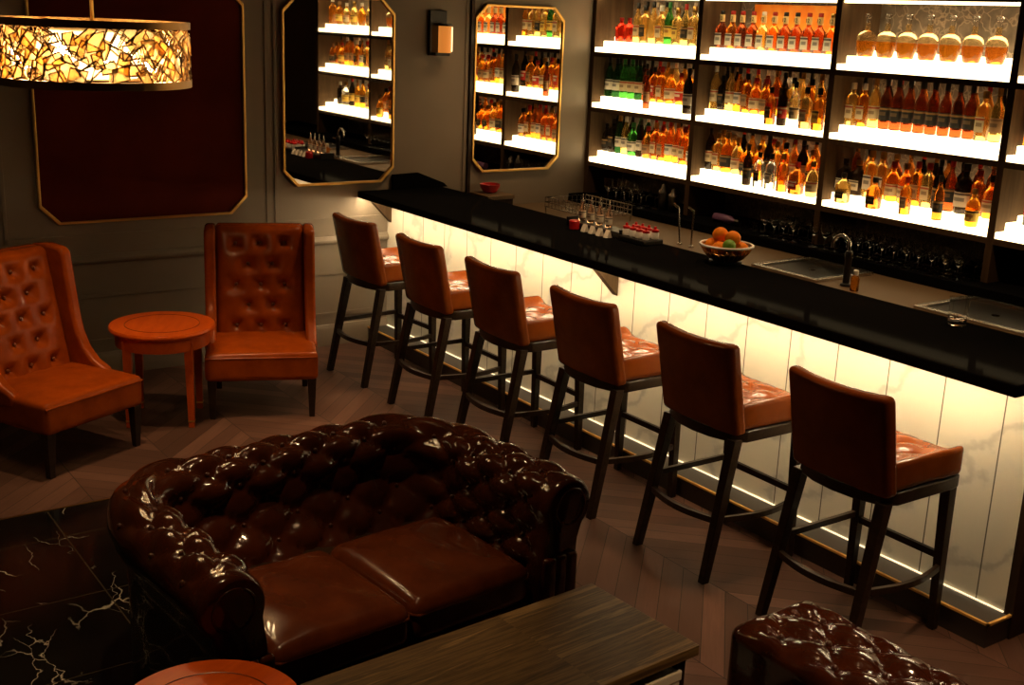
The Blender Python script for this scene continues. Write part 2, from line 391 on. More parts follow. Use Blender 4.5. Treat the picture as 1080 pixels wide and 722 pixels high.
# ------------------------------------------------------------------ bottles
def liquid(name, col, trans=.85, rough=.08):
    return mat(name, col, rough, trans=trans, ior=1.33)
LQ = {'amber': liquid('amber_spirit', (.92, .36, .03)), 'dark amber': liquid('dark_amber_spirit', (.70, .23, .03)), 'golden': liquid('golden_spirit', (.97, .66, .20)),
      'red-brown': liquid('red_brown_spirit', (.36, .075, .02)), 'dark': liquid('dark_bottle_glass', (.03, .018, .012), .5), 'green': liquid('green_bottle_glass', (.06, .33, .05), .8),
      'dark green': liquid('dark_green_glass', (.02, .09, .025), .7), 'red': liquid('red_spirit', (.85, .05, .02)), 'clear': liquid('clear_spirit', (.95, .93, .88), .95, .03),
      'orange': liquid('orange_spirit', (.95, .32, .04))}
CAPM = {'black': mat('black_cap', (.012, .011, .01), .35), 'gold': mat('gold_cap', (.6, .36, .1), .35, 1), 'red': mat('red_cap', (.4, .02, .012), .4), 'white': mat('cream_cap', (.75, .7, .6), .4), 'green': mat('green_cap', (.03, .2, .04), .4), 'cork': mat('cork_cap', (.3, .17, .08), .8)}
def label_mat(name, base, band, ink):
    m = mat(name, base, .6); t = NT(m); s = t.n('ShaderNodeSeparateXYZ'); t.l(t.coord('Generated'), s.inputs[0]); z = s.outputs['Z']
    a = t.math('LESS_THAN', t.math('ABSOLUTE', t.math('SUBTRACT', z, .86)), .07)
    bb = t.math('LESS_THAN', t.math('ABSOLUTE', t.math('SUBTRACT', z, .5)), .13)
    cc = t.math('LESS_THAN', t.math('ABSOLUTE', t.math('SUBTRACT', s.outputs['Y'], .5)), .33)
    c = t.mix(a, base, band); t.color(t.mix(t.math('MULTIPLY', t.math('MULTIPLY', bb, cc), .8), c, ink)); return m
LB = {'cream': label_mat('cream_label', (.60, .47, .28), (.4, .08, .03), (.2, .12, .06)), 'white': label_mat('white_label', (.70, .64, .52), (.1, .08, .07), (.15, .13, .12)), 'black': label_mat('black_label', (.02, .018, .015), (.35, .2, .06), (.16, .10, .05)),
      'yellow': label_mat('yellow_label', (.8, .55, .1), (.1, .05, .02), (.3, .1, .03)), 'red': label_mat('red_label', (.5, .03, .02), (.8, .7, .5), (.8, .7, .5)), 'tan': label_mat('tan_label', (.36, .2, .09), (.2, .1, .04), (.12, .07, .04))}
# shapes: profile body, (neck radius, neck z0, top z), label (radius, z0, z1)
SH = {
 'tall':   dict(p=[(.030, 0), (.035, .004), (.0355, .17), (.033, .19), (.018, .225), (.0135, .24), (.013, .285)], cap=(.0150, .262, .305), lab=(.0362, .055, .135)),
 'slim':   dict(p=[(.027, 0), (.031, .004), (.031, .185), (.028, .21), (.015, .245), (.012, .26), (.012, .305)], cap=(.0138, .285, .325), lab=(.0317, .06, .145)),
 'round':  dict(p=[(.034, 0), (.040, .005), (.0425, .05), (.043, .11), (.039, .145), (.024, .17), (.0155, .182), (.015, .215)], cap=(.0185, .205, .24), lab=(.0437, .035, .105)),
 'square': dict(p=[(.031, 0), (.034, .004), (.0345, .16), (.031, .178), (.018, .195), (.0145, .205), (.014, .235)], cap=(.0175, .222, .262), lab=(.0352, .045, .125), sq=.035),
 'wine':   dict(p=[(.032, 0), (.036, .004), (.0365, .18), (.033, .205), (.019, .24), (.0145, .255), (.0145, .31)], cap=(.0152, .262, .318), lab=(.0372, .06, .14)),
 'flask':  dict(p=[(.036, 0), (.042, .005), (.0425, .10), (.040, .125), (.021, .145), (.0155, .152), (.015, .175)], cap=(.0185, .168, .198), lab=(.0432, .03, .085), sq=.043),
 'decanter': dict(p=[(.040, 0), (.047, .004), (.056, .045), (.0595, .080), (.0590, .093), (.010, .0935)], cap=(.019, .196, .215), lab=(.058, .035, .075)),
 'twelve': dict(p=[(.033, 0), (.0365, .004), (.037, .11), (.034, .132), (.020, .155), (.0145, .168), (.014, .225)], cap=(.0165, .225, .25), lab=(.0377, .02, .10), sq=.037),
}
MC = {}
def cached(key, fn):
    if key not in MC: MC[key] = fn()
    return MC[key]
def bottle_mesh(shape, col):
    d = SH[shape]; p = list(d['p'])
    return MB().lathe(p, 20 if d.get('sq') else 16, square=d.get('sq', False)).mesh('bottle_body', LQ[col], angle=50)
def cap_mesh(shape, cm):
    r, z0, z1 = SH[shape]['cap']
    return MB().lathe([(r * .97, z0), (r, z0 + .004), (r, z1 - .004), (r * .85, z1)], 12).mesh('bottle_cap', CAPM[cm])
def lab_mesh(shape, lm):
    d = SH[shape]; r, z0, z1 = d['lab']; n = 14; vs = []; fs = []
    for (rr, z) in ((r, z0), (r, z1), (r - .0012, z1), (r - .0012, z0)):
        for k in range(n + 1):
            a = pi + (k / n - .5) * radians(84 if d.get('sq') else 200)      # facing -X, towards the room
            s = 1
            if d.get('sq'):
                e = 4.5; s = (abs(cos(a)) ** e + abs(sin(a)) ** e) ** (-1 / e)
            if shape == 'decanter': rr2 = rr * (.90 if z == z0 else 1.02)
            else: rr2 = rr
            vs.append((rr2 * s * cos(a), rr2 * s * sin(a), z))
    N = n + 1
    for q in range(4):
        for k in range(n): fs.append((q * N + k, q * N + k + 1, ((q + 1) % 4) * N + k + 1, ((q + 1) % 4) * N + k))
    return MB().add(vs, fs).mesh('bottle_label', LB[lm])
ORD = ['first', 'second', 'third', 'fourth', 'fifth', 'sixth', 'seventh', 'eighth', 'ninth', 'tenth', 'eleventh', 'twelfth', 'thirteenth', 'fourteenth', 'fifteenth', 'sixteenth']
def obj(name, me, parent=None):
    o = bpy.data.objects.new(name, me); C.objects.link(o)
    if parent: o.parent = parent
    return o
TW = None
def bottle(x, y, z, shape, col, cap, lab, label, s=1.0, parts=True, group='spirit bottles on the lit shelves', rz=0):
    r = thing('spirit_bottle', label, 'bottle', (x, y, z), rz, group); r.scale = (s, s, s)
    obj('body', cached((shape, col), lambda: bottle_mesh(shape, col)), r)
    if cap: obj('cap', cached((shape, cap, 'c'), lambda: cap_mesh(shape, cap)), r)
    if lab and parts: obj('paper_label', cached((shape, lab, 'l'), lambda: lab_mesh(shape, lab)), r)
    return r
def bottle_row(bi, si, row, specs, y0=None, y1=None):
    """specs = list of (shape, colour, cap, label, scale); row = front/middle/back"""
    ya, yb = BY[bi] - (.044 if bi == 0 else .022), BY[bi + 1] + .022
    ya = ya - .012 if y0 is None else BY[bi] - y0
    yb = yb + .05 if y1 is None else BY[bi] - y1
    n = len(specs); x, z = {'front': (.038, ZS[si] + TIER), 'middle': (.132, ZS[si] + RISE), 'back': (.245, ZS[si] + RISE2)}[row]
    room = {'front': .345, 'middle': .300, 'back': .268}[row]; out = []; sc = []
    for sp in specs:
        k = (sp[4] if len(sp) > 4 else 1.0); h = SH[sp[0]]['cap'][2] + (.04 if sp[0] == 'decanter' else 0); sc.append(min(k, room / h))
    wd = [2 * max(p[0] for p in SH[sp[0]]['p']) * k + .003 for sp, k in zip(specs, sc)]
    span = ya - yb; f = min(1, span / sum(wd)); sc = [k * min(1, f) for k in sc]; wd = [w_ * f for w_ in wd]
    gap = (span - sum(wd)) / max(1, n - 1); y = ya
    for i, sp in enumerate(specs):
        shape, col, cap, lab = sp[:4]
        yy = y - wd[i] / 2 if n > 1 else (ya + yb) / 2; y -= wd[i] + gap
        text = '%s bottle with %s cap, %s from left in %s row, %s, %s' % (col, cap, ORD[i], row, shelfname[si], bayname[bi])
        if shape == 'decanter': text = 'round %s decanter with clear glass stopper, %s from left on the %s, %s' % (col, ORD[i], shelfname[si], bayname[bi])
        out.append(bottle(x + random.uniform(-.003, .003), yy, z + .0006, shape, col, cap, lab, text, sc[i]))
    return out
R = random.Random(3)
def mixrow(n, cols, shapes, caps=('black', 'gold', 'red', 'cork', 'white'), labs=('cream', 'white', 'black', 'black', 'tan', 'tan', 'yellow', None), smin=.9, smax=1.05):
    return [(R.choice(shapes), R.choice(cols), R.choice(caps), R.choice(labs), R.uniform(smin, smax)) for _ in range(n)]
# top shelf
bottle_row(0, 2, 'middle', [('flask', 'red', 'red', None, .9), ('flask', 'red', 'red', None, .9), ('tall', 'golden', 'black', 'cream', .95), ('square', 'golden', 'black', 'black', 1.05), ('tall', 'golden', 'black', None, 1.0), ('square', 'golden', 'white', 'cream', 1.05),
    ('tall', 'green', 'green', 'yellow', 1.05), ('square', 'golden', 'gold', 'yellow', 1.0), ('tall', 'golden', 'red', 'black', .95), ('square', 'golden', 'gold', 'cream', 1.05), ('tall', 'amber', 'red', 'cream', 1.0)], .16)
bottle_row(0, 2, 'back', [('tall', 'golden', 'black', None, 1.08), ('tall', 'clear', 'white', None, 1.1), ('tall', 'golden', 'black', None, 1.1), ('tall', 'clear', 'white', None, 1.08), ('tall', 'dark green', 'green', None, 1.1), ('tall', 'clear', 'white', None, 1.12), ('tall', 'golden', 'red', None, 1.05), ('tall', 'amber', 'gold', None, 1.1)], .33)
tw = bottle_row(1, 2, 'middle', [('twelve', c, k, 'white', 1.0) for c, k in [('red-brown', 'black'), ('dark amber', 'red'), ('red-brown', 'red'), ('red-brown', 'red'), ('golden', 'white'), ('dark amber', 'red'), ('red-brown', 'black'), ('red-brown', 'black'), ('red-brown', 'red'), ('red-brown', 'red'), ('dark amber', 'gold')]], .045, 1.10)
cu = bpy.data.curves.new('tag_number', 'FONT'); cu.body = '12'; cu.size = .036; cu.extrude = .0006; cu.align_x = 'CENTER'; cu.align_y = 'CENTER'; cu.materials.append(CAPM['black'])
tagm = MB().lathe([(.0175, .176), (.0178, .178), (.0178, .222), (.0175, .224)], 14).mesh('neck_tag', LB['cream'].copy())
tagm.materials.clear(); tagm.materials.append(mat('neck_tag_paper', (.85, .66, .3), .5))
cuo = bpy.data.objects.new('tag_number', cu); C.objects.link(cuo); bpy.context.view_layer.update()
tme = bpy.data.meshes.new_from_object(cuo.evaluated_get(bpy.context.evaluated_depsgraph_get())); bpy.data.objects.remove(cuo)
for r in tw:
    o = obj('neck_tag', tagm, r); q = obj('tag_number', tme, o)
    q.location = (-.0192, 0, .199); q.rotation_euler = (pi / 2, 0, -pi / 2)
dec = bottle_row(2, 2, 'middle', [('decanter', 'orange' if i in (5, 6, 3) else 'amber', 'white', None, 1.0) for i in range(7)], .065, 1.085)
shm = MB().lathe([(.010, .094), (.0588, .0942), (.0588, .110), (.054, .128), (.042, .142), (.024, .150), (.0165, .156), (.0155, .20)], 20).mesh('shoulder', liquid('pale_glass', (.98, .80, .45), .9))
for r in dec: obj('shoulder', shm, r)
for r in dec:
    for c in r.children:
        if c.name.startswith('cap'): c.data = cached('stop', lambda: MB().lathe([(.012, .20), (.013, .204), (.013, .228), (.02, .232), (.021, .248), (.015, .256)], 12).mesh('stopper', M['glass'])); c.name = 'stopper'
bottle_row(3, 2, 'middle', mixrow(7, ['golden', 'amber'], ['round', 'square']))
# middle shelf
bottle_row(0, 1, 'middle', [('tall', 'dark green', 'black', 'white'), ('tall', 'dark green', 'black', 'white', .97), ('tall', 'green', 'green', 'cream', .97), ('tall', 'green', 'green', 'cream'), ('tall', 'dark green', 'black', 'cream'), ('tall', 'red-brown', 'black', 'tan', .9),
    ('square', 'orange', 'black', 'red', .98), ('square', 'amber', 'red', 'cream'), ('round', 'amber', 'gold', 'cream', 1.05), ('round', 'orange', 'red', 'red', .95), ('square', 'amber', 'gold', 'tan'), ('tall', 'dark', 'black', 'red', 1.0)])
bottle_row(0, 1, 'back', [('wine', c, k, None, 1.0) for c, k in [('dark green', 'black'), ('dark green', 'black'), ('dark green', 'black'), ('dark', 'black'), ('dark', 'black'), ('red-brown', 'red'), ('amber', 'gold'), ('golden', 'white'), ('amber', 'black'), ('clear', 'black'), ('dark', 'black'), ('dark', 'red')]])
bottle_row(0, 1, 'front', [('slim', 'red-brown', 'black', 'tan', .85), ('wine', 'dark', 'black', 'white', 1.0)], .62, 1.13)
bottle_row(1, 1, 'middle', [('tall', 'golden', 'white', 'cream'), ('square', 'dark', 'black', 'black', .9), ('tall', 'golden', 'black', 'cream'), ('tall', 'amber', 'black', 'white'), ('square', 'amber', 'black', 'tan'), ('round', 'orange', 'red', 'cream'), ('round', 'amber', 'red', 'tan'), ('tall', 'amber', 'gold', 'red'),
    ('tall', 'dark', 'black', 'red', .95), ('square', 'golden', 'black', 'cream'), ('tall', 'golden', 'gold', 'yellow'), ('square', 'amber', 'black', 'black'), ('tall', 'golden', 'gold', 'cream'), ('tall', 'amber', 'black', 'yellow')])
bottle_row(1, 1, 'back', mixrow(12, ['amber', 'golden', 'dark', 'clear', 'red-brown'], ['tall', 'wine', 'slim'], labs=(None,)))
bottle_row(1, 1, 'front', [('square', 'dark amber', 'black', 'cream', .92), ('tall', 'dark', 'black', 'red', .92), ('tall', 'clear', 'black', 'white', .95), ('square', 'golden', 'black', 'cream', 1.0), ('square', 'amber', 'black', 'yellow', 1.0)], .66, 1.14)
bottle_row(2, 1, 'middle', [('square', 'golden', 'white', 'cream'), ('square', 'amber', 'white', 'cream'), ('tall', 'golden', 'gold', 'cream')] + [('tall', 'red-brown', 'black', 'black', 1.0)] * 8 + [('square', 'golden', 'gold', 'cream', 1.05), ('tall', 'golden', 'gold', 'tan')], .04, 1.125)
bottle_row(2, 1, 'back', mixrow(13, ['dark', 'red-brown', 'dark amber', 'golden'], ['tall', 'wine', 'slim'], labs=(None,)))
bottle_row(3, 1, 'middle', mixrow(10, ['golden', 'amber', 'dark amber'], ['square', 'tall', 'round']))
bottle_row(3, 1, 'back', mixrow(6, ['dark', 'amber'], ['tall', 'wine'], labs=(None,)))
# bottom shelf
bottle_row(0, 0, 'middle', [('round', 'dark', 'black', 'black', .9), ('square', 'dark', 'black', 'black'), ('tall', 'dark green', 'gold', 'white', .95), ('tall', 'golden', 'white', 'white', .95), ('round', 'green', 'green', 'white', 1.05), ('tall', 'dark', 'black', 'white', .92), ('round', 'dark amber', 'red', 'tan'), ('square', 'orange', 'gold', 'cream', 1.05),
    ('square', 'orange', 'red', 'tan'), ('tall', 'orange', 'red', 'white'), ('tall', 'orange', 'gold', 'cream'), ('square', 'amber', 'red', 'cream', 1.05), ('round', 'dark amber', 'black', 'white')])
bottle_row(0, 0, 'back', [('wine', c, k, None, .95) for c, k in [('dark', 'black'), ('dark', 'black'), ('dark', 'black'), ('dark green', 'green'), ('dark green', 'white'), ('red-brown', 'red'), ('orange', 'red'), ('orange', 'gold'), ('orange', 'black'), ('orange', 'red'), ('red-brown', 'red'), ('dark', 'black')]])
bottle_row(0, 0, 'front', [('slim', 'dark', 'black', 'white', .85)], 1.12, 1.12)
bottle_row(1, 0, 'middle', [('wine', 'dark', 'black', 'cream', .95), ('square', 'golden', 'gold', 'cream'), ('round', 'amber', 'gold', 'black', 1.15), ('round', 'golden', 'gold', 'cream', 1.05), ('flask', 'amber', 'gold', 'black', 1.1), ('flask', 'amber', 'gold', 'black', 1.1), ('wine', 'dark', 'black', 'black', 1.0), ('square', 'golden', 'gold', 'black'),
    ('square', 'amber', 'black', 'cream'), ('tall', 'golden', 'red', 'cream'), ('tall', 'dark', 'black', 'tan'), ('round', 'amber', 'gold', 'black'), ('tall', 'orange', 'red', 'cream')])
bottle_row(1, 0, 'back', mixrow(12, ['amber', 'dark', 'red-brown', 'orange'], ['round', 'tall', 'wine'], labs=(None,)))
bottle_row(1, 0, 'front', [('tall', 'dark', 'black', 'black', .88), ('square', 'clear', 'black', 'black', .9), ('square', 'clear', 'black', 'white', .9), ('square', 'orange', 'gold', None, .95), ('flask', 'dark amber', 'red', 'red', 1.05), ('round', 'golden', 'gold', 'cream', .95)], .50, 1.15)
bottle_row(2, 0, 'middle', [('flask', 'dark', 'black', 'white', 1.1), ('flask', 'dark', 'gold', 'white', 1.1), ('square', 'golden', 'gold', 'white', 1.1), ('square', 'golden', 'gold', 'white', 1.1), ('round', 'amber', 'red', 'cream'), ('round', 'orange', 'gold', 'cream'), ('square', 'amber', 'red', 'tan'), ('square', 'golden', 'red', 'cream'),
    ('tall', 'dark', 'black', 'black', .95), ('tall', 'red-brown', 'red', 'black'), ('round', 'dark', 'black', 'white', 1.2), ('square', 'orange', 'red', 'tan'), ('round', 'orange', 'black', 'cream')])
bottle_row(2, 0, 'back', mixrow(12, ['dark', 'orange', 'red-brown'], ['round', 'wine', 'tall'], caps=('black', 'red', 'gold'), labs=(None,)))
bottle_row(2, 0, 'front', [('flask', 'golden', 'black', 'black', .95), ('flask', 'dark amber', 'black', 'black', .95), ('square', 'amber', 'red', 'cream', .85), ('tall', 'dark amber', 'black', 'black', .85), ('round', 'amber', 'gold', 'yellow', .9)], .11, 1.12)
bottle_row(3, 0, 'middle', [('wine', 'dark', 'black', 'red', 1.05), ('square', 'golden', 'red', 'cream')] + mixrow(5, ['amber', 'dark', 'clear'], ['square', 'round', 'tall']), .10, .95)

# ------------------------------------------------------------------ back counter, ledge, sinks
bc = thing('back_counter', 'brown metal back-bar counter with black raised ledge under the shelves', 'counter', (0, 0, 0))
MB().box(-.86, .38, -6.2, -.002, .888, .93).build('worktop', M['worktop'], bc, smooth=False, bevel=.004)
MB().box(-.80, .38, -6.15, -.002, .0, .888).build('cabinet', M['panel_wood'], bc, smooth=False)
MB().box(-.15, .38, -6.2, -.002, .93, .99).build('ledge', M['granite'], bc, smooth=False, bevel=.003)
def sink(y0, y1, label):
    s = thing('bar_sink', label, 'sink', (-.45, (y0 + y1) / 2, .9302)); w = (y0 - y1) / 2
    m = MB()
    for (a, b_, c_, d_) in ((-.26, -.23, -w, w), (.23, .26, -w, w), (-.23, .23, -w, -w + .03), (-.23, .23, w - .03, w)): m.box(a, b_, c_, d_, 0, .02)
    m.build('rim', M['steel'], s, smooth=False, bevel=.004)
    MB().box(-.23, .23, -w + .03, w - .03, .0, .003).build('basin', M['dark_steel'], s, smooth=False)
    MB().lathe([(.02, .003), (.022, .006), (.012, .007)], 12).build('drain', M['chrome'], s)
    return s
sink(-2.55, -3.05, 'shallow steel sink in back counter behind the fruit bowl')
sink(-3.72, -4.35, 'shallow steel sink in back counter at the right end')
# faucet
fa = thing('bar_faucet', 'black gooseneck faucet with chrome arch standing by back counter sink', 'faucet', (-.60, -3.18, .9305))
MB().lathe([(.032, 0), (.032, .012), (.02, .018), (.019, .15), (.022, .155), (.022, .19), (.017, .20)], 16).build('column', M['black'], fa)
MB().tube([(0, 0, .20)] + [(0.0 + .0, .06 - .06 * cos(a), .22 + .06 * sin(a)) for a in [pi * k / 10 for k in range(11)]] + [(0, .12, .20)], .010, 10).build('spout', M['chrome'], fa)
MB().tube([(0, -.02, .17), (-.03, -.05, .185)], .007, 8).build('lever', M['chrome'], fa)

# glassware (inverted / upright stemless and stemmed glasses on the ledge)
def goblet_mesh():
    return MB().lathe([(.03, 0), (.031, .002), (.006, .006), (.004, .012), (.004, .07), (.012, .08), (.030, .10), (.036, .13), (.033, .17), (.0315, .17), (.0345, .13), (.029, .103), (.010, .084), (.0001, .083)], 14).mesh('glass', M['glass'])
def tumbler_mesh(): return MB().lathe([(.028, 0), (.030, .003), (.034, .095), (.0325, .095), (.029, .012), (.0001, .011)], 14).mesh('glass', M['glass'])
GM = goblet_mesh(); TM = tumbler_mesh()
def glass_rows(bi, n, rows, me, kind, y0, y1, base):
    for r_ in range(rows):
        for i in range(n):
            y = BY[bi] - (y0 + (y1 - y0) * (i + (.5 if r_ % 2 else 0)) / (n - .5))
            o = obj('drinking_glass', me); o.location = (-.09 + r_ * .095, y, .9906)
            tag(o, 'clear %s, %s from left in %s row of glasses below %s' % (kind, ORD[i], ORD[r_], bayname[bi]), 'glass', 'glassware on the black ledge')
glass_rows(2, 13, 3, GM, 'stemmed glass', .07, 1.17, .99)
glass_rows(1, 4, 3, GM, 'stemmed glass', .86, 1.15, .99)
glass_rows(0, 5, 2, GM, 'stemmed glass', .42, .86, .99)
# purple bottle lying on the ledge with shot glasses beside it
pb = thing('liqueur_bottle', 'purple-tinted bottle lying on its side on ledge below second bay', 'bottle', (.02, BY[1] - .28, .991))
Mr = Matrix.Translation((0, 0, .031)) @ Matrix.Rotation(pi / 2, 4, 'X')
MB().lathe([(.026, 0), (.03, .004), (.03, .15), (.014, .18), (.012, .2)], 16, M=Mr).build('body', M['purple'], pb)
MB().lathe([(.0135, .20), (.0135, .235)], 12, M=Mr).build('cap', M['steel'], pb)
SG = MB().lathe([(.017, 0), (.018, .002), (.022, .055), (.0205, .055), (.016, .010), (.0001, .009)], 12).mesh('glass', M['glass'])
for i in range(4):
    o = obj('shot_glass', SG); o.location = (.0 + .02 * (i % 2), BY[1] - .58 - .055 * i, .9906)
    tag(o, 'small clear shot glass, %s from left beside the purple lying bottle' % ORD[i], 'glass', 'shot glasses beside the purple bottle')

# ------------------------------------------------------------------ bar counter
bar = thing('bar_counter', 'long bar with black granite top and glowing white marble front', 'bar', (0, 0, 0))
MB().box(-2.034, -1.335, -5.15, -.003, 1.052, 1.10).build('countertop', M['granite'], bar, smooth=False, bevel=.006)
MB().box(-1.79, -1.77, -5.105, -.003, .10, 1.052).build('marble_front', M['marble'], bar, smooth=False)
MB().box(-1.77, -1.42, -5.09, -.003, .0, 1.052).build('body', M['panel_wood'], bar, smooth=False)
MB().box(-1.95, -1.77, -5.135, -.003, .0, .098).build('foot_step', M['step'], bar, smooth=False)
MB().box(-1.958, -1.945, -5.142, -.003, .0985, .108).box(-1.958, -1.80, -5.142, -5.130, .0985, .108).build('step_trim', M['step_brass'], bar, smooth=False)
MB().box(-1.80, -1.40, -5.145, -5.106, .0, 1.052).build('end_panel', M['panel_wood'], bar, smooth=False)
MB().box(-1.996, -1.982, -5.08, -.02, 1.0475, 1.0515).build('light_strip', M['led'], bar, smooth=False)
MB().box(-1.799, -1.7905, -5.10, -.01, .0985, .1025).build('light_strip', M['led_low'], bar, smooth=False)
for y in (-.04, -2.58):
    MB().prism([(-1.955, 1.051), (-1.955, 1.038), (-1.7905, .868), (-1.7905, 1.051)], 1, y - .022, y + .022).build('bracket', M['shelf_wood'], bar, smooth=False)
MB().prism([(-1.76, 1.1005), (-1.30, 1.1005), (-1.335, 1.13), (-1.55, 1.212), (-1.76, 1.205)], 1, -.03, -.003).build('upstand', M['granite'], bar, smooth=False, bevel=.003)

# things on the bar
Z = 1.1006
bw = thing('fruit_bowl', 'brass wire bowl with white rim holding citrus on the black bar', 'bowl', (-1.41, -3.02, Z))
MB().lathe([(.085, 0), (.088, .004), (.088, .014), (.06, .016)], 24).build('foot', M['black'], bw)
wires = MB()
for k in range(26):
    a = 2 * pi * k / 26
    wires.tube([(rr * cos(a), rr * sin(a), z) for rr, z in ((.06, .017), (.090, .03), (.118, .06), (.138, .098))], .0028, 6)
wires.build('wire_basket', M['gold'], bw)
MB().tube([(.139 * cos(2 * pi * k / 36), .139 * sin(2 * pi * k / 36), .10) for k in range(36)], .007, 8, closed=True).build('rim', M['white'], bw)
MB().lathe([(.001, .0165), (.06, .017), (.086, .03), (.110, .06), (.108, .062), (.083, .035), (.001, .02)], 24).build('liner', M['dull_gold'], bw)
M['orange'] = mat('orange_peel', (.9, .25, .006), .5, spec=.15); NT(M['orange']).bump(NT(M['orange']).noise(NT(M['orange']).coord(), 120, 2), .2, .002)
M['lime'] = mat('lime_peel', (.16, .34, .03), .4)
OM = MB().sphere((0, 0, 0), .043, 18, 12, .95).mesh('orange', M['orange']); LM = MB().sphere((0, 0, 0), .035, 18, 12, .95).mesh('lime', M['lime'])
for i, (dx, dy, dz, w) in enumerate([(-.025, .083, .083, 'at the left rim'), (.055, .025, .087, 'at the back rim'), (-.062, -.01, .083, 'nearest the front rim'), (.028, -.075, .085, 'at the right rim'), (-.008, .045, .147, 'topmost on the left of the heap'), (-.01, -.05, .142, 'topmost in the middle of the heap')]):
    o = obj('orange', OM); o.location = (-1.41 + dx, -3.02 + dy, Z + dz); tag(o, 'whole orange in the wire fruit bowl, ' + w, 'fruit', 'oranges in the fruit bowl')
o = obj('lime', LM); o.location = (-1.47, -3.098, Z + .112); tag(o, 'green lime among the oranges in the wire fruit bowl', 'fruit')
# pourer bottle caddy
cad = thing('bar_caddy', 'low black caddy holding pourer bottles near the back edge of bar', 'caddy', (-1.43, -1.93, Z))
MB().box(-.06, .06, -.30, .19, 0, .035).build('tray', M['black'], cad, smooth=False, bevel=.006)
MB().box(-.064, .064, -.315, -.3005, .0, .055).build('end_plate', M['black'], cad, smooth=False, bevel=.003)
MB().box(-.064, .064, .1905, .205, 0, .055).build('end_plate', M['black'], cad, smooth=False, bevel=.003)
for i in range(4):
    y = -1.80 - i * .085
    p = thing('pourer_bottle', 'slim clear pourer bottle with steel spout, %s from left in black caddy' % ORD[i], 'bottle', (-1.43, y, Z + .0356), 0, 'pourer bottles in the caddy')
    obj('body', cached('pourb', lambda: MB().lathe([(.020, 0), (.022, .003), (.022, .075), (.010, .10), (.009, .118)], 14).mesh('pourer_body', liquid('pale_syrup', (.9, .62, .45), .9))), p)
    obj('spout', cached('pours', lambda: MB().lathe([(.011, .115), (.011, .125), (.005, .13), (.003, .165)], 10).mesh('pourer_spout', M['steel'])), p)
    obj('label', cached('pourl', lambda: MB().lathe([(.0226, .02), (.0228, .021), (.0228, .06), (.0226, .061)], 14).mesh('pourer_label', LB['white'])), p)
o = MB().lathe([(.028, 0), (.031, .003), (.032, .05), (.027, .056), (.001, .058)], 18).build('red_tub', M['red'], loc=(-1.535, -1.86, Z)); tag(o, 'small round red tub on bar beside the black caddy', 'tub')
# white folded napkins
for i in range(4):
    o = MB().prism([(-.02, 0), (.02, 0), (.004, .048)], 1, -.02, .02).build('napkin', M['paper'], loc=(-1.53, -1.955 - .072 * i, Z), smooth=False, bevel=.003)
    tag(o, 'white folded napkin standing on bar, %s from left in front of caddy' % ORD[i], 'napkin', 'napkins beside the caddy')
jar = thing('garnish_tray', 'black garnish tray with red-topped jars beside the pourer caddy', 'tray', (-1.44, -2.36, Z))
MB().box(-.075, .075, -.115, .115, 0, .03).build('tray', M['black'], jar, smooth=False, bevel=.006)
for i in range(8):
    px, py = (-.035 if i % 2 else .035), .085 - (i // 2) * .057
    j = thing('garnish_jar', 'small white jar with red lid, %s from left in %s row of garnish tray' % (ORD[i // 2], 'front' if i % 2 else 'back'), 'jar', (-1.44 + px, -2.36 + py, Z + .0305), 0, 'garnish jars')
    obj('body', cached('gj', lambda: MB().lathe([(.018, 0), (.022, .003), (.023, .035), (.02, .04)], 14).mesh('jar_body', M['white'])), j)
    obj('lid', cached('gl', lambda: MB().lathe([(.021, .04), (.022, .043), (.022, .053), (.008, .058), (.008, .07), (.001, .074)], 14).mesh('jar_lid', M['red'])), j)
# tumbler, small bottle on the bar
o = MB().lathe([(.036, 0), (.040, .003), (.041, .025), (.045, .12), (.0435, .12), (.039, .028), (.001, .024)], 10).build('cut_tumbler', M['glass'], loc=(-1.42, -4.46, Z), angle=15); tag(o, 'heavy clear cut-glass tumbler standing on bar near the right end', 'glass')
sb = thing('sauce_bottle', 'tiny amber bottle with white cap on counter beside the faucet', 'bottle', (-.66, -3.29, .9306))
MB().lathe([(.022, 0), (.024, .003), (.024, .07), (.012, .09)], 14).build('body', LQ['amber'], sb); MB().lathe([(.014, .088), (.015, .09), (.015, .115), (.012, .118)], 12).build('cap', M['white'], sb)
# wire basket on back counter
wb = thing('wire_basket', 'shallow chrome wire rack on back counter by the wall', 'basket', (-.52, -.72, .9306))
def rect(w, d, z): return [(-w, -d, z), (w, -d, z), (w, d, z), (-w, d, z)]
m = MB()
for z in (.05, .085, .12): m.tube(rect(.19, .27, z) , .0035, 6, closed=True)
m.build('rim', M['steel'], wb)
m = MB()
for i in range(14):
    for sgn in (-1, 1): m.tube([(sgn * .19, -.27 + .54 * i / 13, .05), (sgn * .19, -.27 + .54 * i / 13, .12)], .0022, 5)
for i in range(10):
    for sgn in (-1, 1): m.tube([(-.19 + .38 * i / 9, sgn * .27, .05), (-.19 + .38 * i / 9, sgn * .27, .12)], .0022, 5)
m.build('wire_mesh', M['steel'], wb)
m = MB()
for i in range(12): m.tube([(-.19, -.27 + .54 * i / 11, .05), (.19, -.27 + .54 * i / 11, .05)], .002, 5)
m.build('floor_grid', M['steel'], wb)
for sx_ in (-1, 1):
    for sy in (-1, 1): MB().lathe([(.006, 0), (.006, .05)], 8, (sx_ * .185, sy * .265, 0)).build('foot', M['steel'], wb)
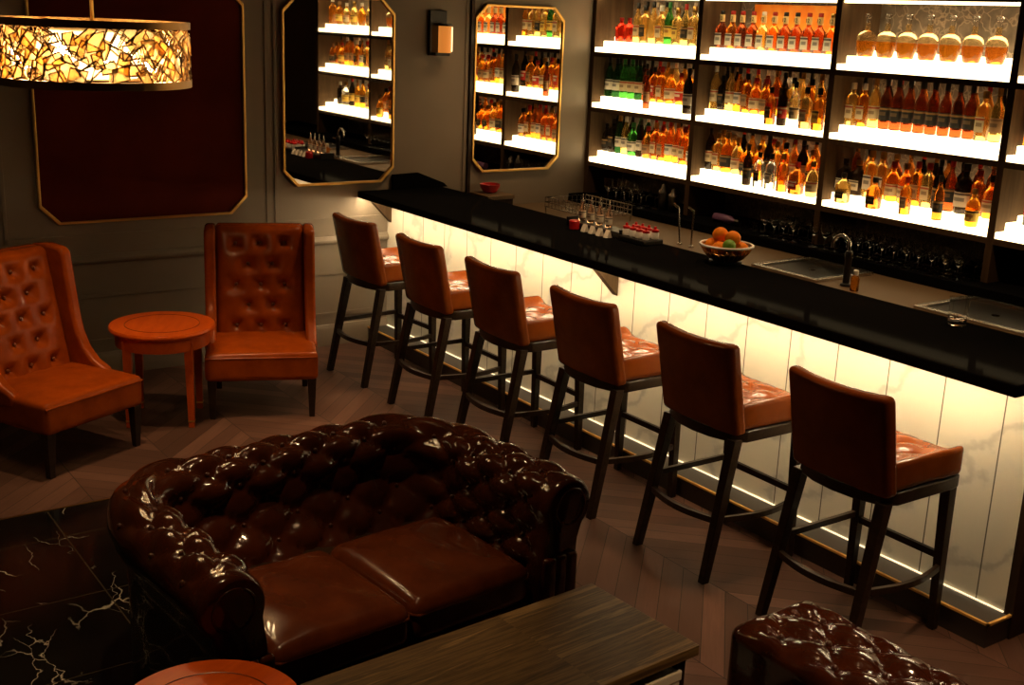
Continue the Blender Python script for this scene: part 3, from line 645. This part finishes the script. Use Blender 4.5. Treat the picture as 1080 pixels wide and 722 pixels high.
# red bowl at the wall
rb = MB().lathe([(.03, 0), (.05, .006), (.072, .04), (.078, .065), (.074, .066), (.066, .038), (.045, .012), (.001, .01)], 24).build('red_bowl', M['red'], loc=(-.98, -.11, 1.0506)); tag(rb, 'glossy red bowl on the shelf behind the bar below the mirror', 'bowl')
st = thing('corner_stand', 'low dark box stand behind the bar carrying the red bowl', 'stand', (-.98, -.14, 0))
MB().box(-.12, .12, -.13, .13, 1.02, 1.05).build('top', M['worktop'], st, smooth=False, bevel=.003); MB().box(-.11, .11, -.12, .12, 0, 1.02).build('body', M['panel_wood'], st, smooth=False)
# two slim steel taps
for i, (x, y, tilt, w) in enumerate([(-.62, -1.82, .14, 'leaning'), (-.62, -1.93, 0, 'upright')]):
    q = thing('water_tap', '%s slim steel tap on the back counter beside the garnish tray' % w, 'tap', (x, y, .9306))
    MB().lathe([(.018, 0), (.018, .01), (.009, .014)], 12).build('base', M['steel'], q)
    MB().tube([(0, 0, .01), (0, tilt * .22, .24)], .0065, 8).build('stem', M['steel'], q)
    MB().tube([(0, tilt * .21, .235), (-.02, tilt * .22 + .03, .26)], .008, 8).build('nozzle', M['chrome'], q)
# cocktail tools / shakers on the ledge, first bay
for i, (y, h) in enumerate([(-.95, .19), (-1.06, .17)]):
    q = thing('cocktail_shaker', '%s steel cocktail shaker on ledge below leftmost bay' % ('taller' if i == 0 else 'shorter'), 'shaker', (.0, y, .9906))
    MB().lathe([(.028, 0), (.03, .003), (.037, h * .65), (.036, h * .66)], 18).build('cup', M['dark_steel'], q); MB().lathe([(.037, h * .66), (.034, h * .75), (.017, h * .86), (.016, h * .95), (.010, h)], 18).build('lid', M['steel'], q)

# ------------------------------------------------------------------ bar stools (local front = -Y)
def make_stool(label):
    r = thing('bar_stool', label, 'stool', group='bar stools along the bar')
    def seat(x, y, z):
        if z > 0:
            e = max(0, abs(x) - .15) / .08
            z += .045 * min(1, e) ** 1.6 * (1 if y < .2 else .6)
            fade = max(0, 1 - (abs(x) / .19) ** 4) * max(0, 1 - (abs(y) / .22) ** 4)
            a = x / .16 + y / .17; b_ = x / .16 - y / .17
            z += fade * .022 * ((abs(cos(pi * a / 2 * 1)) * abs(cos(pi * b_ / 2 * 1))) ** .45 - .75) * -1 if False else fade * .028 * ((abs(sin(pi * (a + .5))) * abs(sin(pi * (b_ + .5)))) ** .4 - .6)
        x *= 1 + .02 * (y < -.1)
        return (x, y, z)
    MB().rbox(.236, .228, .048, .032, 22, (0, -.02, .712), seat).build('seat', M['stool_leather'], r, angle=80)
    m = MB()
    for i in range(-1, 2):
        for j in range(-1, 2):
            if (i + j) % 2 == 0: m.sphere((i * .08, -.03 + j * .085, .745), .008, 8, 6, .6)
    m.build('seat_buttons', M['brown_button'], r)
    def back(x, y, z):
        w = (z + .2) / .4
        y += .085 * w - .03 * (1 - (x / .25) ** 2) * -1          # lean, slight wrap
        z += .010 * ((x / .24) ** 2 - .5) * (z > 0)
        return (x, y, z)
    MB().rbox(.239, .036, .205, .026, 12, (0, .165, .855), back).build('backrest', M['stool_leather'], r, angle=80)
    f = MB()
    prof = [(-.225, -.25), (.225, -.25), (.235, -.20), (.235, .13), (.20, .19), (.10, .225), (0, .235), (-.10, .225), (-.20, .19), (-.235, .13), (-.235, -.20)]
    f.prism(prof, 2, .615, .668); f.build('seat_frame', M['dark_wood'], r, bevel=.006)
    for s in (-1, 1):
        MB().taper((s * .222, .305, 0), (s * .205, .175, .63), .017, .019, .024, .024).build('leg', M['dark_wood'], r, smooth=False, bevel=.003)
        MB().taper((s * .215, -.225, 0), (s * .205, -.215, .63), .016, .016, .023, .023).build('leg', M['dark_wood'], r, smooth=False, bevel=.003)
    zb = .275; yb = .25
    MB().tube([(-.215 + .43 * k / 10, yb + .045 * sin(pi * k / 10), zb) for k in range(11)], .015, 4, ry=.019).build('stretcher', M['dark_wood'], r, smooth=False)
    for s in (-1, 1):
        bow = .035 if s > 0 else 0
        zz = .275 if s < 0 else .345
        # near side rail bows outward, far side rail straight and higher
        MB().tube([(s * (.212 + (.04 * sin(pi * k / 10) if s < 0 else 0)), yb - .02 - (yb + .20) * k / 10, zz) for k in range(11)], .013, 4, ry=.018).build('stretcher', M['dark_wood'], r, smooth=False)
    MB().tube([(-.21, -.22, .32), (.21, -.22, .32)], .013, 4, ry=.020).build('stretcher', M['dark_wood'], r, smooth=False)
    return r
SY = [-.775, -1.60, -2.36, -3.14, -3.93, -4.705]
slab = ['brown leather bar stool nearest the wall, beside the wooden corbel', 'brown leather bar stool, second from wall along the bar', 'brown leather bar stool, third from wall along the bar',
        'brown leather bar stool, fourth from wall, behind the sofa arm', 'brown leather bar stool, fifth from wall along the bar', 'brown leather bar stool nearest camera, beside the tufted ottoman']
st0 = make_stool(slab[0]); st0.location = (-2.215, SY[0], 0); st0.rotation_euler = (0, 0, pi / 2 + .05)
for y, lb in zip(SY[1:], slab[1:]): dup(st0, (-2.215, y, 0), pi / 2 + random.uniform(-.03, .02), lb)

# ------------------------------------------------------------------ wing chairs
def tuft(a, b_, amp): return amp * ((abs(sin(pi * a)) * abs(sin(pi * b_))) ** .42 - .55)
def make_wing(label, loc, rz):
    r = thing('wing_chair', label, 'armchair', loc, rz, 'wing chairs by the maroon panel')
    lean = .15
    btn = []
    for r_ in range(5):
        zz = .235 - r_ * .122
        for c_ in ((-1, 0, 1) if r_ % 2 == 0 else (-.5, .5)): btn.append((c_ * .145, zz))
    def bk(x, y, z):
        if y < 0:
            y -= .022 * max(0, 1 - (abs(x) / .25) ** 5) * max(0, 1 - (abs(z) / .33) ** 8)
            for bx, bz in btn:
                d2 = ((x - bx) / .038) ** 2 + ((z - bz) / .034) ** 2
                y += .027 * math.exp(-d2)
                # pleats run diagonally from each button
                for sx_ in (-1, 1):
                    u = (x - bx) * .77 * sx_ + (z - bz) * .64; w_ = -(x - bx) * .64 * sx_ + (z - bz) * .77
                    if abs(u) < .10: y += .0075 * math.exp(-(w_ / .011) ** 2) * (1 - abs(u) / .10)
        y += lean * (z / .66 + .5)
        return (x, y, z)
    MB().rbox(.262, .045, .335, .035, 44, (0, .205, .70), bk).build('backrest', M['saddle'], r, angle=80)
    WBT = cached('wing_button', lambda: MB().sphere((0, 0, 0), .011, 8, 6).mesh('button', M['brown_button']))
    for bx, bz in btn: o = obj('button', WBT, r); o.location = (bx, .205 - .038 + lean * (bz / .66 + .5), .70 + bz)
    MB().rbox(.262, .035, .34, .02, 4, (0, .265, .695), lambda x, y, z: (x, y + lean * (z / .66 + .5), z)).build('back_shell', M['saddle'], r)
    wing = [(.46, 1.03), (.34, 1.045), (.235, 1.035), (.205, 1.01), (.195, .95), (.175, .82), (.155, .69), (.13, .585), (.085, .50), (.02, .44), (-.06, .405), (-.075, .385), (-.06, .34), (.30, .30), (.37, .60)]
    for s in (-1, 1):
        MB().prism(wing, 0, s * .262 if s > 0 else -.328, s * .328 if s > 0 else -.262).build('wing', M['saddle'], r, angle=60, bevel=.026).modifiers['bevel'].segments = 5
    def st_(x, y, z):
        if z > 0: z += .018 * (1 - (x / .32) ** 2) * (1 - (y / .3) ** 2)
        return (x, y, z)
    MB().rbox(.322, .295, .085, .03, 10, (0, -.005, .315), st_).build('seat', M['saddle'], r, angle=80)
    MB().tube([(-.318, -.297, .372), (.318, -.297, .372)], .006, 8).build('seat_piping', M['saddle'], r)
    for s in (-1, 1):
        MB().taper((s * .285, -.262, 0), (s * .285, -.262, .24), .016, .016, .026, .026).build('leg', M['dark_wood'], r, smooth=False, bevel=.003)
        MB().taper((s * .265, .33, 0), (s * .265, .25, .24), .016, .016, .026, .026).build('leg', M['dark_wood'], r, smooth=False, bevel=.003)
    return r
make_wing('brown tufted leather wing chair left of the round cherry table', (-4.455, -1.245, 0), radians(26))
make_wing('brown tufted leather wing chair right of the round cherry table', (-3.20, -1.005, 0), radians(-23))

# ------------------------------------------------------------------ round tables
def make_round(label, loc, R_, H, rz, group=None):
    r = thing('round_table', label, 'table', loc, rz, group)
    MB().lathe([(R_ * .96, H - .03), (R_ * .985, H - .026), (R_, H - .016), (R_ * .995, H - .006), (R_ * .98, H), (.001, H)], 64).build('tabletop', M['cherry'], r, angle=30)
    MB().tube([(R_ * .70 * cos(2 * pi * k / 64), R_ * .70 * sin(2 * pi * k / 64), H + .0002) for k in range(64)], .0022, 6, closed=True).build('inlay_ring', M['cherry_dark'], r)
    MB().lathe([(R_ * .84, H - .115), (R_ * .885, H - .11), (R_ * .89, H - .04), (R_ * .95, H - .03), (R_ * .8, H - .03)], 64).build('apron', M['cherry'], r, angle=30)
    for k in range(4):
        a = pi / 4 + k * pi / 2
        c_, s_ = R_ * .80 * cos(a), R_ * .80 * sin(a)
        MB().taper((c_ * 1.03, s_ * 1.03, 0), (c_, s_, H - .06), .017, .017, .025, .025).build('leg', M['cherry'], r, smooth=False, bevel=.004)
        MB().box(c_ * 1.03 - .0185, c_ * 1.03 + .0185, s_ * 1.03 - .0185, s_ * 1.03 + .0185, .035, .045).build('leg_band', M['gold'], r, smooth=False)
    return r
make_round('round cherry-wood side table between the two wing chairs', (-3.79, -.98, 0), .295, .565, radians(-118))
make_round('round cherry-wood side table in front of sofa arm, cut by photo edge', (-4.975, -4.79, 0), .25, .55, .4)

# ------------------------------------------------------------------ chesterfield sofa (local front = -Y)
def make_sofa(label, loc, rz):
    r = thing('chesterfield_sofa', label, 'sofa', loc, rz)
    Wi, yf, yb, rc = 1.04, -.46, .13, .10
    segs = []
    path = []                                    # (x, y, nx, ny, s)
    n1 = 42
    def line(x0, y0, x1, y1, nx, ny, n):
        for k in range(n): f = k / n; path.append((x0 + (x1 - x0) * f, y0 + (y1 - y0) * f, nx, ny))
    hw = Wi / 2
    line(-hw, yf, -hw, yb - rc, -1, 0, 60)
    for k in range(16):
        a = pi - (pi / 2) * k / 16; path.append((-hw + rc + rc * cos(a), yb - rc + rc * sin(a), cos(a), sin(a)))
    line(-hw + rc, yb, hw - rc, yb, 0, 1, 84)
    for k in range(16):
        a = pi / 2 - (pi / 2) * k / 16; path.append((hw - rc + rc * cos(a), yb - rc + rc * sin(a), cos(a), sin(a)))
    line(hw, yb - rc, hw, yf, 1, 0, 60); path.append((hw, yf, 1, 0))
    S_ = [0]
    for i in range(1, len(path)):                # arc length measured mid-roll so the diamonds stay even round the corner
        d = .09
        p, q = path[i], path[i - 1]
        S_.append(S_[-1] + sqrt((p[0] + d * p[2] - q[0] - d * q[2]) ** 2 + (p[1] + d * p[3] - q[1] - d * q[3]) ** 2))
    L = S_[-1]
    # profile (n, z)
    pr = [(0.0, .22), (0.0, .30), (.006, .38), (.016, .45), (.028, .52), (.036, .575)]
    cx, cz, cr = .137, .650, .108
    for k in range(27):
        a = radians(205 - 255 * k / 26); pr.append((cx + cr * cos(a), cz + cr * sin(a)))
    pr += [(.185, .50), (.182, .40), (.182, .20), (.182, .06)]
    def resample(pts, m):
        d = [0]
        for i in range(1, len(pts)): d.append(d[-1] + sqrt((pts[i][0] - pts[i - 1][0]) ** 2 + (pts[i][1] - pts[i - 1][1]) ** 2))
        out = []; j = 0
        for k in range(m):
            t_ = d[-1] * k / (m - 1)
            while j < len(d) - 2 and d[j + 1] < t_: j += 1
            f = (t_ - d[j]) / (d[j + 1] - d[j]); out.append((pts[j][0] + f * (pts[j + 1][0] - pts[j][0]), pts[j][1] + f * (pts[j + 1][1] - pts[j][1]), t_))
        return out
    P = resample(pr, 84); VL = P[-1][2]
    nrm = []
    for k in range(len(P)):
        a, b_ = P[max(0, k - 1)], P[min(len(P) - 1, k + 1)]; tx, tz = b_[0] - a[0], b_[1] - a[1]; l = sqrt(tx * tx + tz * tz); nrm.append((-tz / l, tx / l))
    du = L / round(L / .108); dv = .068; v0 = .10; vmax = .76
    def disp(s, v):
        f = max(0, min(1, (v - .08) / .06)) * max(0, min(1, (vmax - v) / .16))
        e = max(0, min(1, (s - .02) / .05)) * max(0, min(1, (L - .02 - s) / .05))
        a = s / du / 1 * .5 + (v - v0) / dv * .5; b_ = s / du * .5 - (v - v0) / dv * .5
        g = (abs(sin(pi * a)) * abs(sin(pi * b_))) ** .45
        return f * e * (.040 * g - .020)
    LEAN = .15
    def pt(i, j, extra=0, full=True):
        x, y, nx, ny = path[i]; n, z, v = P[j]; d = disp(S_[i], v) + extra
        n += nrm[j][0] * d; lz = max(0, min(1, (z - .30) / .30)); n += LEAN * max(0, ny) ** 2.5 * (lz * lz * (3 - 2 * lz) if v < .80 else 1); z += nrm[j][1] * d
        return (x + nx * n, y + ny * n, z)
    m = MB().grid(lambda i, j: pt(i, j), len(path), len(P))
    # rounded arm ends
    for end, i0 in ((-1, 0), (1, len(path) - 1)):
        ring = [pt(i0, j) for j in range(len(P))]
        cxm = path[i0][0] + path[i0][2] * .105
        rings = [ring]
        for fw, sc_ in ((.014, .985), (.026, .95), (.034, .90), (.037, .84)):
            rr = []
            for (x, y, z) in ring:
                zc = .645 if z > .50 else z; k = sc_ if z > .1 else 1
                rr.append((cxm + (x - cxm) * sc_, y - fw, (zc + (z - zc) * sc_)))
            rings.append(rr)
        nj = len(P); m2 = [p for q in rings for p in q]; fs = []
        for a in range(len(rings) - 1):
            for j in range(nj - 1): fs.append((a * nj + j, (a + 1) * nj + j, (a + 1) * nj + j + 1, a * nj + j + 1))
        fs.append(tuple((len(rings) - 1) * nj + j for j in range(nj)))
        m.add(m2, fs)
    m.build('back_and_arms', M['oxblood'], r, angle=75)
    BTN = MB().sphere((0, 0, 0), .009, 8, 6).mesh('button', M['button'])
    ns = int(round(L / du))
    for q in range(1, ns):
        for w in range(0, 11):
            if (q + w) % 2: continue
            s, v = q * du, v0 + w * dv
            if v > vmax - .03: continue
            i = min(range(len(S_)), key=lambda k: abs(S_[k] - s)); j = min(range(len(P)), key=lambda k: abs(P[k][2] - v))
            o = obj('button', BTN, r); o.location = pt(i, j, .004)
    # vertical facing pads at arm fronts
    for s in (-1, 1):
        cxm = s * (hw + .092)
        pad = MB()
        for k in (-1, 0, 1): pad.rbox(.027, .018, .20, .016, 4, (cxm + k * .05, yf - .042, .28))
        pad.build('arm_facing', M['oxblood'], r)
        MB().tube([(s * hw + s * (.137 + .068 * cos(a)), yf - .036, .650 + .068 * sin(a)) for a in [2 * pi * k / 28 for k in range(28)]], .005, 6, closed=True).build('scroll_piping', M['oxblood'], r)
    # seat cushions
    def cush(x, y, z):
        e = max(0, 1 - (x / .255) ** 4) * max(0, 1 - (y / .275) ** 4)
        return (x * (1 + .0), y, z + (.030 * e if z > 0 else 0) + (.004 * sin(x * 31 + y * 9) * e if z > 0 else 0))
    for s in (-1, 1):
        cu_ = MB().rbox(.256, .285, .075, .045, 14, (s * .259, -.185, .375), cush, k=5).build('seat_cushion', M['cushion'], r, angle=80)
        MB().tube([(s * .259 + a * .252, -.185 - b_ * .28, .405) for a, b_ in [(-1, -.9), (-1, .93), (-.94, 1), (.94, 1), (1, .93), (1, -.9)]], .006, 8).build('piping', M['cushion'], cu_)
    MB().rbox(.522, .29, .115, .02, 4, (0, -.17, .185)).build('base', M['oxblood'], r)
    MB().box(-hw, hw, yb - .01, yb + .28, .08, .40).build('inner_frame', M['dark_wood'], r, smooth=False)
    for x in (-.60, .60):
        for y in (-.40, .33): MB().lathe([(.022, 0), (.035, .02), (.034, .05), (.026, .075)], 16, (x, y, 0)).build('foot', M['dark_wood'], r)
    return r
make_sofa('dark oxblood leather two-seat tufted sofa on the black marble floor', (-4.175, -3.955, 0), radians(5))

# ------------------------------------------------------------------ coffee table
ct = thing('coffee_table', 'low coffee table of grey-brown striped wood in front of sofa', 'table', (-3.47, -4.80, 0), radians(3.5))
MB().box(-1.15, 0, -.258, .258, .383, .42).build('tabletop', M['strip_wood'], ct, smooth=False, bevel=.003)
for x in (-1.10, -.05):
    for y in (-.215, .215): MB().box(x - .018, x + .018, y - .018, y + .018, 0, .383).build('leg', M['dull_gold'] if False else M['dark_wood'], ct, smooth=False)
for y in (-.215, .215): MB().box(-1.082, -.068, y - .012, y + .012, .362, .383).build('apron_rail', M['gold'], ct, smooth=False)
MB().box(-1.10, -.05, -.22, .22, .12, .14).build('lower_shelf', M['strip_wood'], ct, smooth=False)
bx_ = thing('storage_box', 'white speckled box on lower shelf of the coffee table at its right end', 'box', (-3.62, -4.965, .1406), radians(3.5))
MB().box(-.10, .10, -.085, .085, 0, .165).build('body', M['paper'], bx_, smooth=False, bevel=.004)
MB().box(-.104, .104, -.089, .089, .165, .20).build('lid', M['paper'], bx_, smooth=False, bevel=.004)

# ------------------------------------------------------------------ tufted ottoman
ot = thing('tufted_ottoman', 'dark oxblood tufted leather ottoman in the corner by last stool', 'ottoman', (-3.115, -5.60, 0))
def otf(x, y, z):
    if z > .05:
        f = max(0, 1 - (abs(x) / .19) ** 8) * max(0, 1 - (abs(y) / .56) ** 16)
        a = x / .10 * .5 + (y + .02) / .11 * .5; b_ = x / .10 * .5 - (y + .02) / .11 * .5
        z += f * (.034 * (abs(sin(pi * (a + .5))) * abs(sin(pi * (b_ + .5)))) ** .42 - .016)
    return (x, y, z)
MB().rbox(.195, .57, .19, .045, 46, (0, 0, .255), otf, k=4).build('upholstery', M['oxblood'], ot, angle=80)
bt = MB()
OBT = MB().sphere((0, 0, 0), .011, 8, 6).mesh('button', M['button'])
for i in range(-1, 2):
    for j in range(-4, 5):
        if (i + j) % 2: o = obj('button', OBT, ot); o.location = (i * .10, -.02 + j * .11, .437)
for x in (-.15, .15):
    for y in (-.5, .5): MB().lathe([(.018, 0), (.026, .02), (.028, .068)], 14, (x, y, 0)).build('foot', M['dark_wood'], ot)

# ------------------------------------------------------------------ chandelier
CH = Vector((-4.60, -2.76, 2.02)); CR, CHh = .352, .225
ch = thing('drum_chandelier', 'drum chandelier of glowing crystals in a gold lattice hanging over chairs', 'chandelier', CH)
def hoop(z0, z1, r0, r1): return [(r0, z0), (r1, z0), (r1, z1), (r0, z1), (r0, z0)]
for z0, z1 in ((-.004, .024), (CHh - .014, CHh + .012)):
    vs = MB(); n = 72; V = []; F = []
    for k in range(n):
        a = 2 * pi * k / n
        for (rr, z) in ((CR - .012, z0), (CR + .004, z0), (CR + .004, z1), (CR - .012, z1)): V.append((rr * cos(a), rr * sin(a), z))
    for k in range(n):
        for q in range(4): F.append((k * 4 + q, ((k + 1) % n) * 4 + q, ((k + 1) % n) * 4 + (q + 1) % 4, k * 4 + (q + 1) % 4))
    vs.add(V, F).build('hoop', M['dull_gold'], ch)
rc_ = random.Random(11); lat = MB(); cry = MB(); cry2 = MB()
def onc(a, z, d=0): return ((CR - .004 + d) * cos(a), (CR - .004 + d) * sin(a), z)
for k in range(190):
    a0 = 2 * pi * (k + rc_.random()) / 190; z0 = .03 + (CHh - .06) * ((k * .618) % 1); w, h = rc_.uniform(.022, .046), rc_.uniform(.020, .040); th = rc_.uniform(0, pi)
    q = []
    for (u, v_) in ((-w, -h), (w, -h * rc_.uniform(.5, 1)), (w * rc_.uniform(.6, 1), h), (-w, h * rc_.uniform(.6, 1))):
        uu, vv_ = u * cos(th) - v_ * sin(th), u * sin(th) + v_ * cos(th); q.append(onc(a0 + uu / CR, min(CHh - .012, max(.02, z0 + vv_)), rc_.uniform(-.008, .006)))
    lat.tube(q, .0042, 4, closed=True)
    if k % 3 == 1: lat.tube([(p[0] * .93, p[1] * .93, p[2]) for p in q], .004, 4, closed=True)
    if k % 3 != 1:
        n_ = Vector((cos(a0), sin(a0), 0)) * .006
        V = [tuple(Vector(p) * 1.0 - n_) for p in q] + [tuple(Vector(p) + n_ * .2) for p in q]
        MB().add(V, [(3, 2, 1, 0), (4, 5, 6, 7)] + [(i, (i + 1) % 4, 4 + (i + 1) % 4, 4 + i) for i in range(4)]).build('crystal', M['crystal' if k % 4 else 'crystal_light'], ch, smooth=False)
lat.build('lattice', M['dull_gold'], ch)
MB().lathe([(.15, .02), (.155, .025), (.155, CHh - .03), (.15, CHh - .025)], 40).build('added_glow_core', M['core'], ch)  # glowing cylinder added inside the drum to fill gaps between crystals
for k in range(10):
    a = 2 * pi * k / 10 + .25; x, y = .275 * cos(a), .275 * sin(a)
    b_ = MB().lathe([(.008, .055), (.020, .064), (.028, .09), (.026, .12), (.012, .15), (.002, .165)], 14, (x, y, 0)).build('bulb', M['bulb'], ch)
    MB().lathe([(.012, .012), (.012, .055), (.009, .058)], 10, (x, y, 0)).build('candle_socket', M['gold'], ch)
for k in range(4):
    a = 2 * pi * k / 4 + .25
    MB().tube([(0, 0, .008), (CR * .97 * cos(a), CR * .97 * sin(a), .008)], .006, 6).build('arm', M['dull_gold'], ch)
    MB().tube([(0, 0, CHh), (CR * .97 * cos(a), CR * .97 * sin(a), CHh)], .005, 6).build('arm', M['dull_gold'], ch)
MB().tube([(0, 0, .0), (0, 0, 3.25 - CH.z - .02)], .007, 8).build('rod', M['gold'], ch)
MB().lathe([(.07, 3.205 - CH.z), (.075, 3.21 - CH.z), (.075, 3.249 - CH.z)], 24).build('ceiling_rose', M['dull_gold'], ch)

# ------------------------------------------------------------------ ceiling downlights (lamps of the room, plus one added as fill)
def downlight(x, y, power, size, where, blend=.6, col=(1, .60, .29)):
    d = thing('ceiling_downlight', 'recessed round ceiling downlight ' + where, 'ceiling light', (x, y, 3.25), 0, 'ceiling downlights')
    n = 28; MB().lathe([(.045, -.012), (.062, -.010), (.066, -.001), (.045, -.001)], n).build('bezel', M['dark_steel'], d)
    MB().lathe([(.044, -.006), (.044, -.002)], n).build('lamp_face', M['lamp_disc'], d)
    L_ = bpy.data.lights.new('downlight_beam', 'SPOT'); L_.energy = power; L_.color = col; L_.spot_size = radians(size); L_.spot_blend = blend; L_.shadow_soft_size = .045
    o = bpy.data.objects.new('downlight_beam', L_); C.objects.link(o); o.parent = d; o.location = (0, 0, -.03)
for x, y, p_, s_, w in [(-2.22, -1.0, 62, 58, 'above the stool nearest the wall'), (-2.22, -2.5, 62, 58, 'above the third stool'), (-2.22, -4.0, 62, 58, 'above the fifth stool'), (-2.35, -5.5, 75, 60, 'above the ottoman'),
                        (-1.0, -.9, 48, 88, 'above the wire rack behind the bar'), (-1.0, -2.7, 48, 88, 'above the fruit bowl'), (-1.0, -4.4, 48, 88, 'above the cut-glass tumbler'),
                        (-4.25, -1.75, 80, 55, 'above the left wing chair'), (-3.62, -1.6, 66, 46, 'above the right wing chair'), (-3.95, -3.85, 46, 42, 'above the sofa'), (-3.35, -6.4, 80, 74, 'in front of the ottoman, added to light the storage box'), (-4.9, -4.4, 62, 50, 'above the sofa arm table')]:  # downlight in front of the ottoman is added to brighten the storage box
    downlight(x, y, p_, s_, w)

# ------------------------------------------------------------------ world, camera
w = bpy.data.worlds.new('dim_world'); S.world = w; w.use_nodes = True
w.node_tree.nodes['Background'].inputs[0].default_value = (.02, .014, .009, 1); w.node_tree.nodes['Background'].inputs[1].default_value = 1
cam = bpy.data.cameras.new('camera'); co = bpy.data.objects.new('camera', cam); C.objects.link(co)
R2, U2, F2 = Vector((.82055563, -.57026589, .03853935)), Vector((.12074764, .23885963, .96351756)), Vector((.55866669, .78596622, -.26485587))
m4 = Matrix.Identity(4)
for i in range(3): m4[i][0] = R2[i]; m4[i][1] = U2[i]; m4[i][2] = -F2[i]
m4[0][3], m4[1][3], m4[2][3] = -5.94098, -7.45604, 2.32691
co.matrix_world = m4
cam.sensor_width = 36; cam.sensor_fit = 'HORIZONTAL'; cam.lens = 1249.166 / 1080 * 36; cam.clip_start = .05
S.camera = co
S.view_settings.view_transform = 'Standard'; S.view_settings.look = 'None'; S.view_settings.gamma = 1; S.view_settings.use_curve_mapping = False
S.view_settings.exposure = 0.5
try:
    S.cycles.use_denoising = True; S.cycles.denoiser = 'OPENIMAGEDENOISE'; S.cycles.max_bounces = 12; S.cycles.transmission_bounces = 10; S.cycles.glossy_bounces = 5; S.cycles.caustics_reflective = False; S.cycles.sample_clamp_indirect = 6
except Exception: pass
